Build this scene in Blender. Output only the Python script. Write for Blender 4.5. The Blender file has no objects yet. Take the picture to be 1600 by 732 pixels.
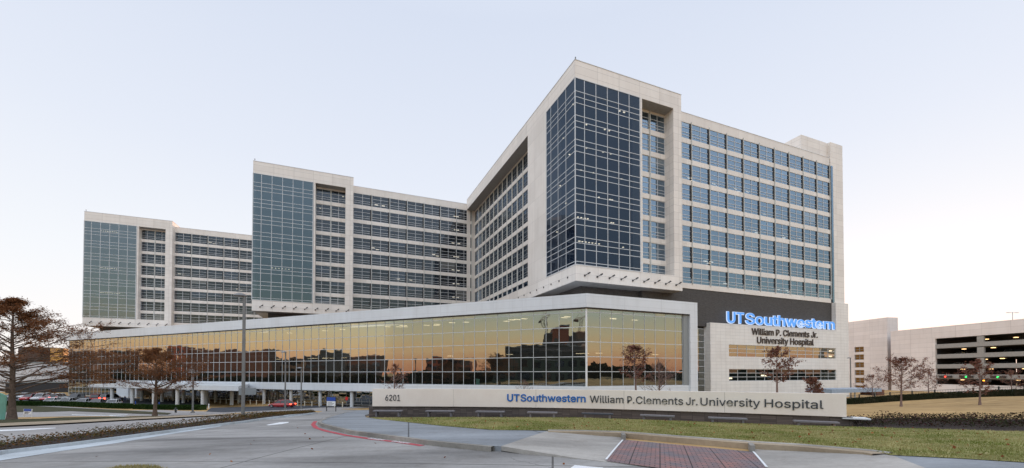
import bpy, bmesh, math, random
import numpy as np
from mathutils import Vector, Matrix, noise
from mathutils.geometry import delaunay_2d_cdt
random.seed(7)
R = math.radians
scn = bpy.context.scene
col = scn.collection
E = 6.9                      # eye height above the hospital's entrance level (world z of camera)
F, CY, PIT = 631.276, 572.273, 0.017
TH = 0.383
U = Vector((math.cos(TH), math.sin(TH))); V = Vector((-math.sin(TH), math.cos(TH)))

# ------------------------------------------------------------------ object helpers
def tag(o, label=None, cat=None, group=None, kind=None):
    if label: o['label'] = label
    if cat: o['category'] = cat
    if group: o['group'] = group
    if kind: o['kind'] = kind
    return o
def thing(name, label, cat, loc=(0,0,0), rz=0.0, group=None):
    o = bpy.data.objects.new(name, None); col.objects.link(o)
    o.empty_display_size = 0.5
    o.location = loc; o.rotation_euler = (0,0,rz)
    return tag(o, label, cat, group)
def copy_tree(o, parent=None):
    c = o.copy(); col.objects.link(c); c.parent = parent
    for ch in o.children: copy_tree(ch, c)
    return c
class MB:
    def __init__(s, zo=0.0):
        s.v=[]; s.f=[]; s.mi=[]; s.zo=zo; s.m=0
    def add(s, vs, fs):
        n=len(s.v); s.v += [(p[0],p[1],p[2]+s.zo) for p in vs]
        for f in fs: s.f.append(tuple(i+n for i in f)); s.mi.append(s.m)
    def box(s, x0,x1,y0,y1,z0,z1):
        s.add([(x0,y0,z0),(x1,y0,z0),(x1,y1,z0),(x0,y1,z0),(x0,y0,z1),(x1,y0,z1),(x1,y1,z1),(x0,y1,z1)],
              [(0,3,2,1),(4,5,6,7),(0,1,5,4),(1,2,6,5),(2,3,7,6),(3,0,4,7)])
    def wall(s, O, d, n, t0,t1, z0,z1, o0,o1):
        """box along 2D direction d from O, offset outward (along n) from o0 to o1"""
        P=lambda t,o:(O[0]+d[0]*t+n[0]*o, O[1]+d[1]*t+n[1]*o)
        c=[P(t0,o0),P(t1,o0),P(t1,o1),P(t0,o1)]
        s.prism(c,z0,z1)
    def prism(s, c, z0, z1):
        a=sum(c[i][0]*c[(i+1)%len(c)][1]-c[(i+1)%len(c)][0]*c[i][1] for i in range(len(c)))
        if a<0: c=c[::-1]
        k=len(c)
        s.add([(p[0],p[1],z0) for p in c]+[(p[0],p[1],z1) for p in c],
              [tuple(range(k))[::-1], tuple(range(k,2*k))]+[(i,(i+1)%k,(i+1)%k+k,i+k) for i in range(k)])
    def quad(s,a,b,c,d): s.add([a,b,c,d],[(0,1,2,3)])
    def tube(s, pts, rad, k=8, cap=True):
        pts=[Vector(p) for p in pts]
        if not hasattr(rad,'__len__'): rad=[rad]*len(pts)
        rings=[]; ref=Vector((0.31,0.87,0.2)).normalized()
        vs=[]
        for i,p in enumerate(pts):
            t=(pts[min(i+1,len(pts)-1)]-pts[max(i-1,0)])
            if t.length<1e-9: t=Vector((0,0,1))
            t.normalize()
            a=t.cross(ref)
            if a.length<1e-3: a=t.cross(Vector((1,0,0)))
            a.normalize(); b=t.cross(a)
            for j in range(k):
                an=2*math.pi*j/k
                vs.append(p+(a*math.cos(an)+b*math.sin(an))*rad[i])
        fs=[]
        for i in range(len(pts)-1):
            for j in range(k):
                fs.append((i*k+j,(i)*k+(j+1)%k,(i+1)*k+(j+1)%k,(i+1)*k+j))
        if cap:
            fs.append(tuple(range(k))[::-1]); fs.append(tuple((len(pts)-1)*k+j for j in range(k)))
        s.add(vs,fs)
    def cyl(s,x,y,z0,z1,r,k=16,r1=None):
        s.tube([(x,y,z0),(x,y,z1)],[r,r if r1 is None else r1],k)
    def build(s, name, mat, parent=None, smooth=False, bevel=0, label=None, loc=None, fixn=True):
        me=bpy.data.meshes.new(name); me.from_pydata(s.v,[],s.f); me.update()
        if fixn:
            bm=bmesh.new(); bm.from_mesh(me); bmesh.ops.recalc_face_normals(bm,faces=bm.faces); bm.to_mesh(me); bm.free()
        for m in (mat if isinstance(mat,(list,tuple)) else [mat]): me.materials.append(m)
        if isinstance(mat,(list,tuple)):
            for p,i in zip(me.polygons,s.mi): p.material_index=i
        if smooth:
            for p in me.polygons: p.use_smooth=True
        o=bpy.data.objects.new(name,me); col.objects.link(o)
        if parent: o.parent=parent
        if loc: o.location=loc
        if label: o['label']=label
        if bevel:
            b=o.modifiers.new('b','BEVEL'); b.width=bevel; b.segments=2; b.limit_method='ANGLE'
        return o

# ------------------------------------------------------------------ materials
class NT:
    def __init__(s,name):
        s.m=bpy.data.materials.new(name); s.m.use_nodes=True; s.t=s.m.node_tree; s.t.nodes.clear()
        s.out=s.n('ShaderNodeOutputMaterial')
    def n(s,t,**k):
        nd=s.t.nodes.new(t)
        for a,b in k.items():
            if a.startswith('i_'):
                key=a[2:]
                key=int(key) if key.isdigit() else key.replace('_',' ')
                nd.inputs[key].default_value=b
            else: setattr(nd,a,b)
        return nd
    def l(s,a,b): s.t.links.new(a,b)
    def math(s,op,a,b=None,c=None,clamp=False):
        nd=s.n('ShaderNodeMath',operation=op); nd.use_clamp=clamp
        for i,x in enumerate((a,b,c)):
            if x is None: continue
            if isinstance(x,(int,float)): nd.inputs[i].default_value=x
            else: s.l(x,nd.inputs[i])
        return nd.outputs[0]
    def mix(s,fac,a,b,mode='MIX'):
        nd=s.n('ShaderNodeMix',data_type='RGBA',blend_type=mode)
        for i,x in zip((0,6,7),(fac,a,b)):
            if isinstance(x,(int,float)): nd.inputs[i].default_value=x
            elif isinstance(x,(tuple,list)): nd.inputs[i].default_value=(*x[:3],1)
            else: s.l(x,nd.inputs[i])
        return nd.outputs[2]
    def noise(s,vec,scale,detail=3,rough=.6):
        nd=s.n('ShaderNodeTexNoise'); nd.inputs['Scale'].default_value=scale; nd.inputs['Detail'].default_value=detail
        nd.inputs['Roughness'].default_value=rough
        if vec is not None: s.l(vec,nd.inputs['Vector'])
        return nd.outputs['Fac']
    def ramp(s,fac,stops,interp='LINEAR'):
        nd=s.n('ShaderNodeValToRGB'); e=nd.color_ramp.elements; nd.color_ramp.interpolation=interp
        while len(e)<len(stops): e.new(0.5)
        for i,(p,c) in enumerate(stops):
            e[i].position=p; e[i].color=(*c,1) if len(c)==3 else c
        s.l(fac,nd.inputs[0]); return nd.outputs[0]
    def obj(s): return s.n('ShaderNodeTexCoord').outputs['Object']
def sc3(c,k): return tuple(min(1,x*k) for x in c)
def simple(name,c,rough=.6,metal=0.0,var=.12,scale=2.0,bump=0.0,bscale=20,spec=.5):
    t=NT(name); p=t.n('ShaderNodeBsdfPrincipled'); o=t.obj()
    f=t.noise(o,scale,4)
    f=t.ramp(f,[(.3,(0,0,0)),(.7,(1,1,1))])
    t.l(t.mix(f,sc3(c,1-var),sc3(c,1+var)),p.inputs['Base Color'])
    p.inputs['Roughness'].default_value=rough; p.inputs['Metallic'].default_value=metal
    p.inputs['Specular IOR Level'].default_value=spec
    if bump:
        b=t.n('ShaderNodeBump'); b.inputs['Strength'].default_value=bump; b.inputs['Distance'].default_value=.02
        t.l(t.noise(o,bscale,5),b.inputs['Height']); t.l(b.outputs[0],p.inputs['Normal'])
    t.l(p.outputs[0],t.out.inputs[0]); return t.m
def emit(name,c,s):
    t=NT(name); e=t.n('ShaderNodeEmission'); e.inputs[0].default_value=(*c,1); e.inputs[1].default_value=s
    t.l(e.outputs[0],t.out.inputs[0]); return t.m
def cladding(name,c,bw,rh,sign=1,var=.06,mort=.03,mc=.55,rough=.5,scale=1.0):
    """panel cladding: joints on a grid in wall coordinates"""
    t=NT(name); p=t.n('ShaderNodeBsdfPrincipled'); o=t.obj()
    sp=t.n('ShaderNodeSeparateXYZ'); t.l(o,sp.inputs[0])
    x=t.math('ADD' if sign>0 else 'SUBTRACT',sp.outputs[0],sp.outputs[1])
    cb=t.n('ShaderNodeCombineXYZ'); t.l(t.math('MULTIPLY',x,scale),cb.inputs[0]); t.l(sp.outputs[2],cb.inputs[1])
    b=t.n('ShaderNodeTexBrick'); b.offset=0.0; b.squash=1.0
    t.l(cb.outputs[0],b.inputs['Vector'])
    b.inputs['Scale'].default_value=1.0; b.inputs['Mortar Size'].default_value=mort; b.inputs['Mortar Smooth'].default_value=.3
    b.inputs['Brick Width'].default_value=bw; b.inputs['Row Height'].default_value=rh
    b.inputs['Color1'].default_value=(*sc3(c,1-var),1); b.inputs['Color2'].default_value=(*sc3(c,1+var),1); b.inputs['Mortar'].default_value=(*sc3(c,mc),1)
    nz=t.noise(cb.outputs[0],.25,4)
    st=t.ramp(nz,[(.3,(.93,.92,.91)),(.7,(1,1,1))])
    mps=t.n('ShaderNodeMapping'); mps.inputs['Scale'].default_value=(1.1,.07,1); t.l(cb.outputs[0],mps.inputs[0])
    sk=t.ramp(t.noise(mps.outputs[0],1.0,5,.65),[(.30,(.93,.925,.92)),(.52,(1,1,1))])
    t.l(t.mix(1.0,t.mix(1.0,b.outputs[0],st,'MULTIPLY'),sk,'MULTIPLY'),p.inputs['Base Color'])
    p.inputs['Roughness'].default_value=rough
    t.l(p.outputs[0],t.out.inputs[0]); return t.m
def glass(name,refl,tint,body,transp=.25,rough=.004,wob=.012,edge=.45,vary=False):
    """coated curtain-wall glass: tinted mirror + dark body + see-through part"""
    t=NT(name); o=t.obj()
    g=t.n('ShaderNodeBsdfGlossy'); g.inputs['Color'].default_value=(*tint,1); g.inputs['Roughness'].default_value=rough
    b=t.n('ShaderNodeBump'); b.inputs['Strength'].default_value=wob; b.inputs['Distance'].default_value=1.0
    t.l(t.noise(o,.55,1),b.inputs['Height']); t.l(b.outputs[0],g.inputs['Normal'])
    d=t.n('ShaderNodeBsdfDiffuse'); d.inputs[0].default_value=(*body,1)
    if vary:
        oi=t.n('ShaderNodeObjectInfo')
        bc=t.ramp(oi.outputs['Random'],[(0,sc3(body,.6)),(.3,body),(.62,sc3(body,1.5)),(.80,sc3(body,3.2)),(.93,(.16,.165,.16))],'CONSTANT')
        sp_=t.n('ShaderNodeSeparateXYZ'); t.l(o,sp_.inputs[0])
        hh=t.math('GREATER_THAN',sp_.outputs[2],t.math('MULTIPLY',t.math('FRACT',t.math('MULTIPLY',oi.outputs['Random'],37.0)),3.2))
        t.l(t.mix(hh,body,bc),d.inputs[0])
    tr=t.n('ShaderNodeBsdfTransparent'); tr.inputs[0].default_value=(*[.4+.6*x for x in tint],1)
    m1=t.n('ShaderNodeMixShader'); m1.inputs[0].default_value=transp
    t.l(d.outputs[0],m1.inputs[1]); t.l(tr.outputs[0],m1.inputs[2])
    lw=t.n('ShaderNodeLayerWeight'); lw.inputs['Blend'].default_value=.35
    fac=t.math('ADD',t.math('MULTIPLY',lw.outputs['Fresnel'],edge),refl,clamp=True)
    m2=t.n('ShaderNodeMixShader'); t.l(fac,m2.inputs[0]); t.l(m1.outputs[0],m2.inputs[1]); t.l(g.outputs[0],m2.inputs[2])
    t.l(m2.outputs[0],t.out.inputs[0]); return t.m
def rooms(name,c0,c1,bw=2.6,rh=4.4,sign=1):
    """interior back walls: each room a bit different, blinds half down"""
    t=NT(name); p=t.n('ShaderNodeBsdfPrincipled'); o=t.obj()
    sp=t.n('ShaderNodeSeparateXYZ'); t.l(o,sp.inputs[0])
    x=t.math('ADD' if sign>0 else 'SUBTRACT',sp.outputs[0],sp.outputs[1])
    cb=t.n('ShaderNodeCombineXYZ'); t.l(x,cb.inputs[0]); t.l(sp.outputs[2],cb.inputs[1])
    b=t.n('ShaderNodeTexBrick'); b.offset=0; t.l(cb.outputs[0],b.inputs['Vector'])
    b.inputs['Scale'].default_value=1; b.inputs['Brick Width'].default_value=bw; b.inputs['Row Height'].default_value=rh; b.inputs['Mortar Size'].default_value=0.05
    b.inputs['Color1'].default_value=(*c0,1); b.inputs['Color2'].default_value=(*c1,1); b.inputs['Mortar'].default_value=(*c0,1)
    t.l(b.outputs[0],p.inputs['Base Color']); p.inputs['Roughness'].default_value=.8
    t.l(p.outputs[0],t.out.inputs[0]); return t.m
CREAM=(.81,.765,.715)
M=dict(
 cream=cladding('cream_panel',CREAM,4.8,1.45,mort=.035,mc=.72),
 cream2=cladding('cream_panel_small',(.81,.79,.76),1.43,.72,mort=.035,mc=.80,var=.03),
 spandrel=cladding('spandrel_panel',(.80,.755,.705),5.16,4.4,mort=.03,mc=.8),
 white=cladding('white_metal_panel',(.70,.74,.79),5.2,1.1,sign=-1,mort=.03,mc=.85,rough=.35,var=.02,scale=.7071),
 brick=cladding('dark_brick',(.060,.056,.054),.42,.14,mort=.014,mc=1.7,var=.22,rough=.8),
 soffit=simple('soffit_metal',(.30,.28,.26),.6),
 alu=simple('aluminium_mullion',(.60,.62,.64),.4,.1,var=.04),
 mull=simple('podium_mullion',(.55,.58,.61),.4,.1,var=.04),
 alud=simple('dark_mullion',(.25,.27,.28),.5,.1,var=.04),
 finl=simple('fin_light',(.58,.60,.58),.5,.1,var=.05),
 fin=simple('fin_grey',(.30,.32,.31),.5,.1,var=.05),
 dark=simple('dark_shade',(.03,.03,.035),.7),  # near-black; also the painted shade beside fins and under the fascia
 fixture=simple('black_fixture',(.03,.03,.03),.5),
 lamp=emit('lamp_warm',(1.0,.80,.55),4.5), lampw=emit('lamp_cool',(1.0,.85,.65),5),
 gconc=simple('garage_concrete',(.34,.33,.31),.8,var=.1),
 lampp=emit('lamp_podium',(1.0,.82,.52),2.2),
 lampg=emit('lamp_garage',(1.0,.62,.28),3.5),
 navy=glass('navy_glass',.04,(.62,.80,1.0),(.008,.014,.030),.22,edge=.05),  # tower and wing glass tints paint in each block's sky reflection
 teal=glass('teal_glass',.10,(.68,.86,.98),(.022,.040,.050),.18,edge=.26),
 tealp=glass('pale_teal_glass',.15,(.76,.87,1.0),(.035,.055,.056),.18,edge=.34),
 blue=glass('window_glass_blue',.24,(.60,.80,1.0),(.02,.035,.055),  .18,edge=.25,vary=True),
 slate=glass('window_glass_slate',.05,(.8,.9,1.0),(.014,.020,.030),.22,edge=.22,vary=True),
 gold=glass('gold_glass',.29,(.92,.94,.88),(.012,.014,.014),.36,edge=.10,wob=.006),
 shop=glass('storefront_glass',.10,(.9,.95,1.0),(.01,.012,.014),.5),
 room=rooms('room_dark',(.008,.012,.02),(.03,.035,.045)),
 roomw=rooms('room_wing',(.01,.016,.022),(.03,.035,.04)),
 roomp=rooms('room_podium',(.02,.018,.012),(.14,.11,.06),4.3,2.4,-1),
 slab=simple('floor_slab',(.16,.16,.16),.8),
 steel=simple('galvanised_pole',(.19,.19,.19),.5,.3,var=.1),
 bollard=simple('bollard_cream',(.62,.56,.44),.6), conc=simple('column_white',(.62,.64,.66),.6,var=.05),
 bluep=simple('blue_paint',(.02,.07,.35),.4), white_p=simple('white_paint',(.75,.76,.77),.5,var=.06,scale=6),
 red_p=simple('red_paint_sign',(.55,.02,.02),.4),
)

# ------------------------------------------------------------------ terrain
CP=[(0,0,-2.1),(0,8.9,-2.1),(-.5,11.6,-2.15),(-12,10,-2.25),(-18.4,14.5,-2.75),(-20,30,-3.3),(-40.8,33,-3.8),(24.1,19,-2.26),
 (11.5,9.1,-2.0),(18.2,22,-3.0),(17,20.9,-2.95),(10,24.2,-3.05),(2.2,27.9,-3.08),(-10,29,-3.15),(-42.6,48,-5.2),(-36,64,-5.8),(-63,82,-6.9),(-101,101,-6.9),
 (-140,118,-6.9),(-40,85,-6.9),(0,62,-6.5),(-20,74,-6.9),(30,70,-6.2),(59.6,71,-5.5),(76,60,-3.4),(52,54,-4.6),(57.9,50,-4.04),
 (130,125,-5.8),(140,100,-5.8),(118,92,-5.9),(0,-40,-2.1),(-60,-30,-3),(60,-30,-1.8),(100,0,-2),(-100,20,-5),(-85,55,-6.5),(120,40,-3.2),
 (150,60,-4.5),(0,-120,-3),(-150,-80,-6),(150,-80,-3),(40,120,-6.9),(-50,130,-6.9),(-150,150,-6.9),(80,120,-6.5),(-200,60,-6.9),(200,120,-6),(30,40,-3.4),(-5,42,-4.6),(20,45,-4.4)]
cp=np.array(CP,float)
def _k(r2): return np.where(r2>1e-9, r2*np.log(np.maximum(r2,1e-9)), 0.0)
_n=len(cp); _D=((cp[:,None,:2]-cp[None,:,:2])**2).sum(-1)
_A=np.zeros((_n+3,_n+3)); _A[:_n,:_n]=_k(_D)+np.eye(_n)*60; _A[:_n,_n]=1; _A[:_n,_n+1:]=cp[:,:2]; _A[_n,:_n]=1; _A[_n+1:,:_n]=cp[:,:2].T
_W=np.linalg.solve(_A,np.concatenate([cp[:,2],[0,0,0]]))
def H(x,y):
    """ground height, eye-relative"""
    r2=(cp[:,0]-x)**2+(cp[:,1]-y)**2
    z=float(_W[:_n]@_k(r2)+_W[_n]+_W[_n+1]*x+_W[_n+2]*y)
    z=max(-7.6,min(-1.2,z))
    r=math.hypot(x,y-30); w=min(1,max(0,(r-150)/80)); w=w*w*(3-2*w)
    return z*(1-w)-6.9*w
def hw(x,y): return H(x,y)+E
_c,_s=math.cos(PIT),math.sin(PIT)
def ray(px,py):
    x=(px-800)/F; zc=(CY-py)/F
    return Vector((x, _c-zc*_s, _s+zc*_c))
def G(px,py,off=0.0):
    d=ray(px,py); t=3.0; prev=t
    while t<400:
        if t*d.z < H(t*d.x,t*d.y)+off:
            a,b=prev,t
            for _ in range(18):
                m=(a+b)/2
                if m*d.z<H(m*d.x,m*d.y)+off: b=m
                else: a=m
            return Vector((b*d.x,b*d.y))
        prev=t; t*=1.02
    return Vector((t*d.x,t*d.y))
def at(px,depth): return Vector(((px-800)/F*depth,depth))
def proj(x,y,z):
    yc=y*_c+z*_s; zc=-y*_s+z*_c
    return 800+F*x/yc, CY-F*zc/yc
def sheet(name, poly, off, mat, grid=1.5, world=False, offf=None, kind='structure', pix_off=None, skirt=0.0):
    """ground-following sheet traced by an outline"""
    po=off if pix_off is None else pix_off
    if not world:
        P=[]
        for i,p in enumerate(poly):
            q=poly[(i+1)%len(poly)]
            n=max(1,int(math.hypot(q[0]-p[0],q[1]-p[1])/14))
            for j in range(n):
                a_,b_=p[0]+(q[0]-p[0])*j/n, p[1]+(q[1]-p[1])*j/n
                if callable(po):
                    g_=G(a_,b_,.08)
                    for _ in range(6): g_=G(a_,b_,po(g_.x,g_.y))
                    P.append(g_)
                else: P.append(G(a_,b_,po))
    else:
        P=[]
        for i,p in enumerate(poly):
            q=poly[(i+1)%len(poly)]; n=max(1,int(math.hypot(q[0]-p[0],q[1]-p[1])/grid))
            for j in range(n): P.append(Vector((p[0]+(q[0]-p[0])*j/n,p[1]+(q[1]-p[1])*j/n)))
    xs=[p.x for p in P]; ys=[p.y for p in P]
    def inside(x,y):
        c=False
        for i in range(len(P)):
            a,b=P[i],P[i-1]
            if (a.y>y)!=(b.y>y) and x<(b.x-a.x)*(y-a.y)/(b.y-a.y)+a.x: c=not c
        return c
    pts=list(P); ed=[(i,(i+1)%len(P)) for i in range(len(P))]
    area=(max(xs)-min(xs))*(max(ys)-min(ys)); g=max(grid,math.sqrt(area/2500))
    x=min(xs)
    while x<max(xs):
        y=min(ys)
        while y<max(ys):
            xx,yy=x+.137*g,y+.213*g
            if inside(xx,yy): pts.append(Vector((xx,yy)))
            y+=g
        x+=g
    vo,eo,fo,_,_,_=delaunay_2d_cdt(pts,ed,[],1,1e-4)
    vs=[]
    for v in vo:
        o=offf(v.x,v.y) if offf else off
        vs.append((v.x,v.y,hw(v.x,v.y)+o))
    fl=[tuple(f) for f in fo]
    if skirt:
        ec={}
        for f in fl:
            for a_,b_ in zip(f,f[1:]+f[:1]): ec[(min(a_,b_),max(a_,b_))]=ec.get((min(a_,b_),max(a_,b_)),0)+1
        lo={}
        for (a_,b_),c_ in list(ec.items()):
            if c_==1:
                for q_ in (a_,b_):
                    if q_ not in lo:
                        v_=vs[q_]; vs.append((v_[0],v_[1],v_[2]-skirt)); lo[q_]=len(vs)-1
                fl.append((a_,b_,lo[b_],lo[a_]))
    mb=MB(); mb.add(vs,fl)
    o=mb.build(name,mat,fixn=False)
    me=o.data
    if me.polygons and sum(p.normal.z for p in me.polygons)<0: me.flip_normals()
    if kind: o['kind']=kind
    return o,P
def inpoly(P,x,y):
    c=False
    for i in range(len(P)):
        a,b=P[i],P[i-1]
        if (a.y>y)!=(b.y>y) and x<(b.x-a.x)*(y-a.y)/(b.y-a.y)+a.x: c=not c
    return c
def ribbon(name, path, w, h, mat, side=1, z0=-.05, kind='structure', closed=False, label=None, parent=None):
    """kerb: swept along a world path; width to one side"""
    # densify
    pts=[]
    for a,b in zip(path[:-1],path[1:]):
        n=max(1,int((b-a).length/.8))
        for j in range(n): pts.append(a+(b-a)*j/n)
    pts.append(path[-1])
    vs=[];fs=[]
    for i,p in enumerate(pts):
        t=(pts[min(i+1,len(pts)-1)]-pts[max(i-1,0)]).normalized(); n=Vector((-t.y,t.x))*side
        hh=(apoff(p.x,p.y)+.004) if h is None else h
        q=p+n*w; zz=hw(p.x,p.y); zq=hw(q.x,q.y)
        e=.02
        vs+= [(p.x,p.y,zz+z0),(p.x+n.x*.01,p.y+n.y*.01,zz+hh-e),(p.x+n.x*.04,p.y+n.y*.04,zz+hh),(q.x,q.y,zq+hh),(q.x,q.y,zq+z0)]
    for i in range(len(pts)-1):
        for j in range(4): fs.append((i*5+j,i*5+j+1,i*5+j+6,i*5+j+5))
    mb=MB(); mb.add(vs,fs); o=mb.build(name,mat,parent)
    if kind: o['kind']=kind
    return o

def ground_mat(name,stops,scale,det=6,bump=.3,rough=.9,scale2=None,dirt=None):
    t=NT(name); p=t.n('ShaderNodeBsdfPrincipled'); o=t.obj()
    f=t.noise(o,scale,det,.65)
    c=t.ramp(f,stops)
    if scale2:
        f2=t.noise(o,scale2,3,.6)
        c=t.mix(1.0,c,t.ramp(f2,[(.3,(.72,.72,.72)),(.7,(1.15,1.15,1.15))]),'MULTIPLY')
    t.l(c,p.inputs['Base Color']); p.inputs['Roughness'].default_value=rough; p.inputs['Specular IOR Level'].default_value=.2
    b=t.n('ShaderNodeBump'); b.inputs['Strength'].default_value=bump; b.inputs['Distance'].default_value=.03
    t.l(t.noise(o,scale*6,4),b.inputs['Height']); t.l(b.outputs[0],p.inputs['Normal'])
    t.l(p.outputs[0],t.out.inputs[0]); return t.m
def concrete(name,c,joints=None,stain=.25,rot=0.0,crack=True):
    t=NT(name); p=t.n('ShaderNodeBsdfPrincipled'); o=t.obj()
    mp=t.n('ShaderNodeMapping'); mp.inputs['Rotation'].default_value=(0,0,rot); mp.inputs['Scale'].default_value=(.35,1.3,1); t.l(o,mp.inputs[0])
    f1=t.noise(mp.outputs[0],.42,6,.62); f2=t.noise(o,9,6,.7); f3=t.noise(o,1.6,5,.7)
    cc=t.mix(t.ramp(f1,[(.32,(0,0,0)),(.68,(1,1,1))]),sc3(c,1-stain),sc3(c,1+stain*.55))
    cc=t.mix(1.0,cc,t.ramp(f2,[(.25,(.86,.86,.86)),(.75,(1.1,1.1,1.1))]),'MULTIPLY')
    cc=t.mix(1.0,cc,t.ramp(f3,[(.30,(.86,.84,.82)),(.5,(1,1,1))]),'MULTIPLY')
    if crack:
        vn=t.n('ShaderNodeTexVoronoi',feature='DISTANCE_TO_EDGE'); vn.inputs['Scale'].default_value=.07
        wv=t.n('ShaderNodeVectorMath',operation='ADD'); nz=t.n('ShaderNodeTexNoise'); nz.inputs['Scale'].default_value=1.1; nz.inputs['Detail'].default_value=5
        t.l(o,nz.inputs['Vector']); t.l(o,wv.inputs[0]); t.l(nz.outputs['Color'],wv.inputs[1]); t.l(wv.outputs[0],vn.inputs['Vector'])
        cc=t.mix(t.math('LESS_THAN',vn.outputs['Distance'],.0011),cc,sc3(c,.6))
    if joints:
        mp2=t.n('ShaderNodeMapping'); mp2.inputs['Rotation'].default_value=(0,0,joints[2]); t.l(o,mp2.inputs[0])
        b=t.n('ShaderNodeTexBrick'); b.offset=0; t.l(mp2.outputs[0],b.inputs['Vector']); b.inputs['Scale'].default_value=1
        b.inputs['Brick Width'].default_value=joints[0]; b.inputs['Row Height'].default_value=joints[1]; b.inputs['Mortar Size'].default_value=.026
        b.inputs['Color1'].default_value=(.95,.95,.95,1); b.inputs['Color2'].default_value=(1.04,1.04,1.03,1); b.inputs['Mortar'].default_value=(.35,.34,.33,1)
        cc=t.mix(1.0,cc,b.outputs[0],'MULTIPLY')
    t.l(cc,p.inputs['Base Color']); p.inputs['Roughness'].default_value=.8; p.inputs['Specular IOR Level'].default_value=.3
    bb=t.n('ShaderNodeBump'); bb.inputs['Strength'].default_value=.25; bb.inputs['Distance'].default_value=.01
    t.l(t.noise(o,60,4),bb.inputs['Height']); t.l(bb.outputs[0],p.inputs['Normal'])
    t.l(p.outputs[0],t.out.inputs[0]); return t.m
M['terrain']=ground_mat('dry_lawn',[(.25,(.29,.18,.075)),(.5,(.42,.27,.115)),(.75,(.50,.34,.16))],.9,scale2=.12)
M['lawn']=ground_mat('green_lawn',[(.30,(.12,.13,.03)),(.48,(.19,.19,.055)),(.60,(.30,.26,.11)),(.8,(.40,.33,.17))],2.2,scale2=.45)
M['road']=concrete('road_concrete',(.29,.278,.268),(7.5,4.6,.1),.50,-.25)
M['road2']=concrete('road_concrete_warm',(.33,.31,.30),(9,6,-.15),.15,-.1)
M['walk']=concrete('sidewalk_grey',(.25,.265,.285),(4.5,60,-.25),.30,0,False)
M['apron']=concrete('apron_concrete',(.38,.355,.325),None,.35,0,False)
M['kerb']=concrete('kerb_concrete',(.30,.28,.25),None,.4,0,False)
M['kerbb']=concrete('kerb_backed_brown',(.38,.30,.21),None,.25,0,False)
M['kerbw']=concrete('kerb_white',(.46,.50,.53),None,.18,0,False)
M['asphalt']=ground_mat('asphalt',[(.3,(.045,.05,.06)),(.7,(.075,.08,.095))],3,scale2=.3)
M['darkgrass']=ground_mat('dark_grass',[(.3,(.035,.035,.015)),(.7,(.07,.065,.03))],2)  # dark brown-green is the grass's own base colour
M['soil']=ground_mat('mulch',[(.3,(.02,.014,.012)),(.7,(.05,.035,.028))],5)
M['redline']=simple('fire_lane_red',(.40,.05,.065),.7,var=.35,scale=7)
M['brickpave']=None
def brickpave():
    t=NT('red_paver'); p=t.n('ShaderNodeBsdfPrincipled'); o=t.obj()
    mp=t.n('ShaderNodeMapping'); mp.inputs['Rotation'].default_value=(0,0,.35); t.l(o,mp.inputs[0])
    b=t.n('ShaderNodeTexBrick'); t.l(mp.outputs[0],b.inputs['Vector']); b.inputs['Scale'].default_value=1
    b.inputs['Brick Width'].default_value=.22; b.inputs['Row Height'].default_value=.11; b.inputs['Mortar Size'].default_value=.013
    b.inputs['Color1'].default_value=(.31,.185,.17,1); b.inputs['Color2'].default_value=(.20,.15,.15,1); b.inputs['Mortar'].default_value=(.06,.05,.05,1)
    f=t.noise(o,1.3,4); cc=t.mix(1.0,b.outputs[0],t.ramp(f,[(.35,(.72,.92,1.05)),(.65,(1.2,.92,.86))]),'MULTIPLY')
    mp2=t.n('ShaderNodeMapping'); mp2.inputs['Rotation'].default_value=(0,0,.35); t.l(o,mp2.inputs[0])
    b2=t.n('ShaderNodeTexBrick'); b2.offset=0; t.l(mp2.outputs[0],b2.inputs['Vector']); b2.inputs['Scale'].default_value=1
    b2.inputs['Brick Width'].default_value=.66; b2.inputs['Row Height'].default_value=40; b2.inputs['Mortar Size'].default_value=.014
    b2.inputs['Color1'].default_value=(1,1,1,1); b2.inputs['Color2'].default_value=(.9,.9,.9,1); b2.inputs['Mortar'].default_value=(.25,.25,.25,1)
    cc=t.mix(1.0,cc,b2.outputs[0],'MULTIPLY')
    t.l(cc,p.inputs['Base Color']); p.inputs['Roughness'].default_value=.8; t.l(p.outputs[0],t.out.inputs[0]); return t.m
M['brickpave']=brickpave()

# one terrain sheet out to the horizon
def axis():
    a=[]; x=0; st=1.2
    while x<3500:
        a.append(x); st=1.2 if x<45 else (2.5 if x<170 else st*1.35); x+=st
    return [-q for q in a[:0:-1]]+a
ax=axis(); nx=len(ax)
vs=[(x,y+20,hw(x,y+20)) for y in ax for x in ax]
fs=[(j*nx+i,j*nx+i+1,(j+1)*nx+i+1,(j+1)*nx+i) for j in range(nx-1) for i in range(nx-1)]
mb=MB(); mb.add(vs,fs); tag(mb.build('ground',M['terrain'],smooth=True,fixn=False),kind='structure')

# ------- pavements, roads, kerbs (outlines traced, laid on the terrain) -------
kerb_top=[(562,641),(540,645),(525,649),(512,653.5),(504,657.5),(502.5,659.5),(508,662),(527,666.6),(554,672.5),(600,678.3),(640,683.2),(677,688),(725,692.5),(773,697),(850,708),(900,715.5)]
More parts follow.
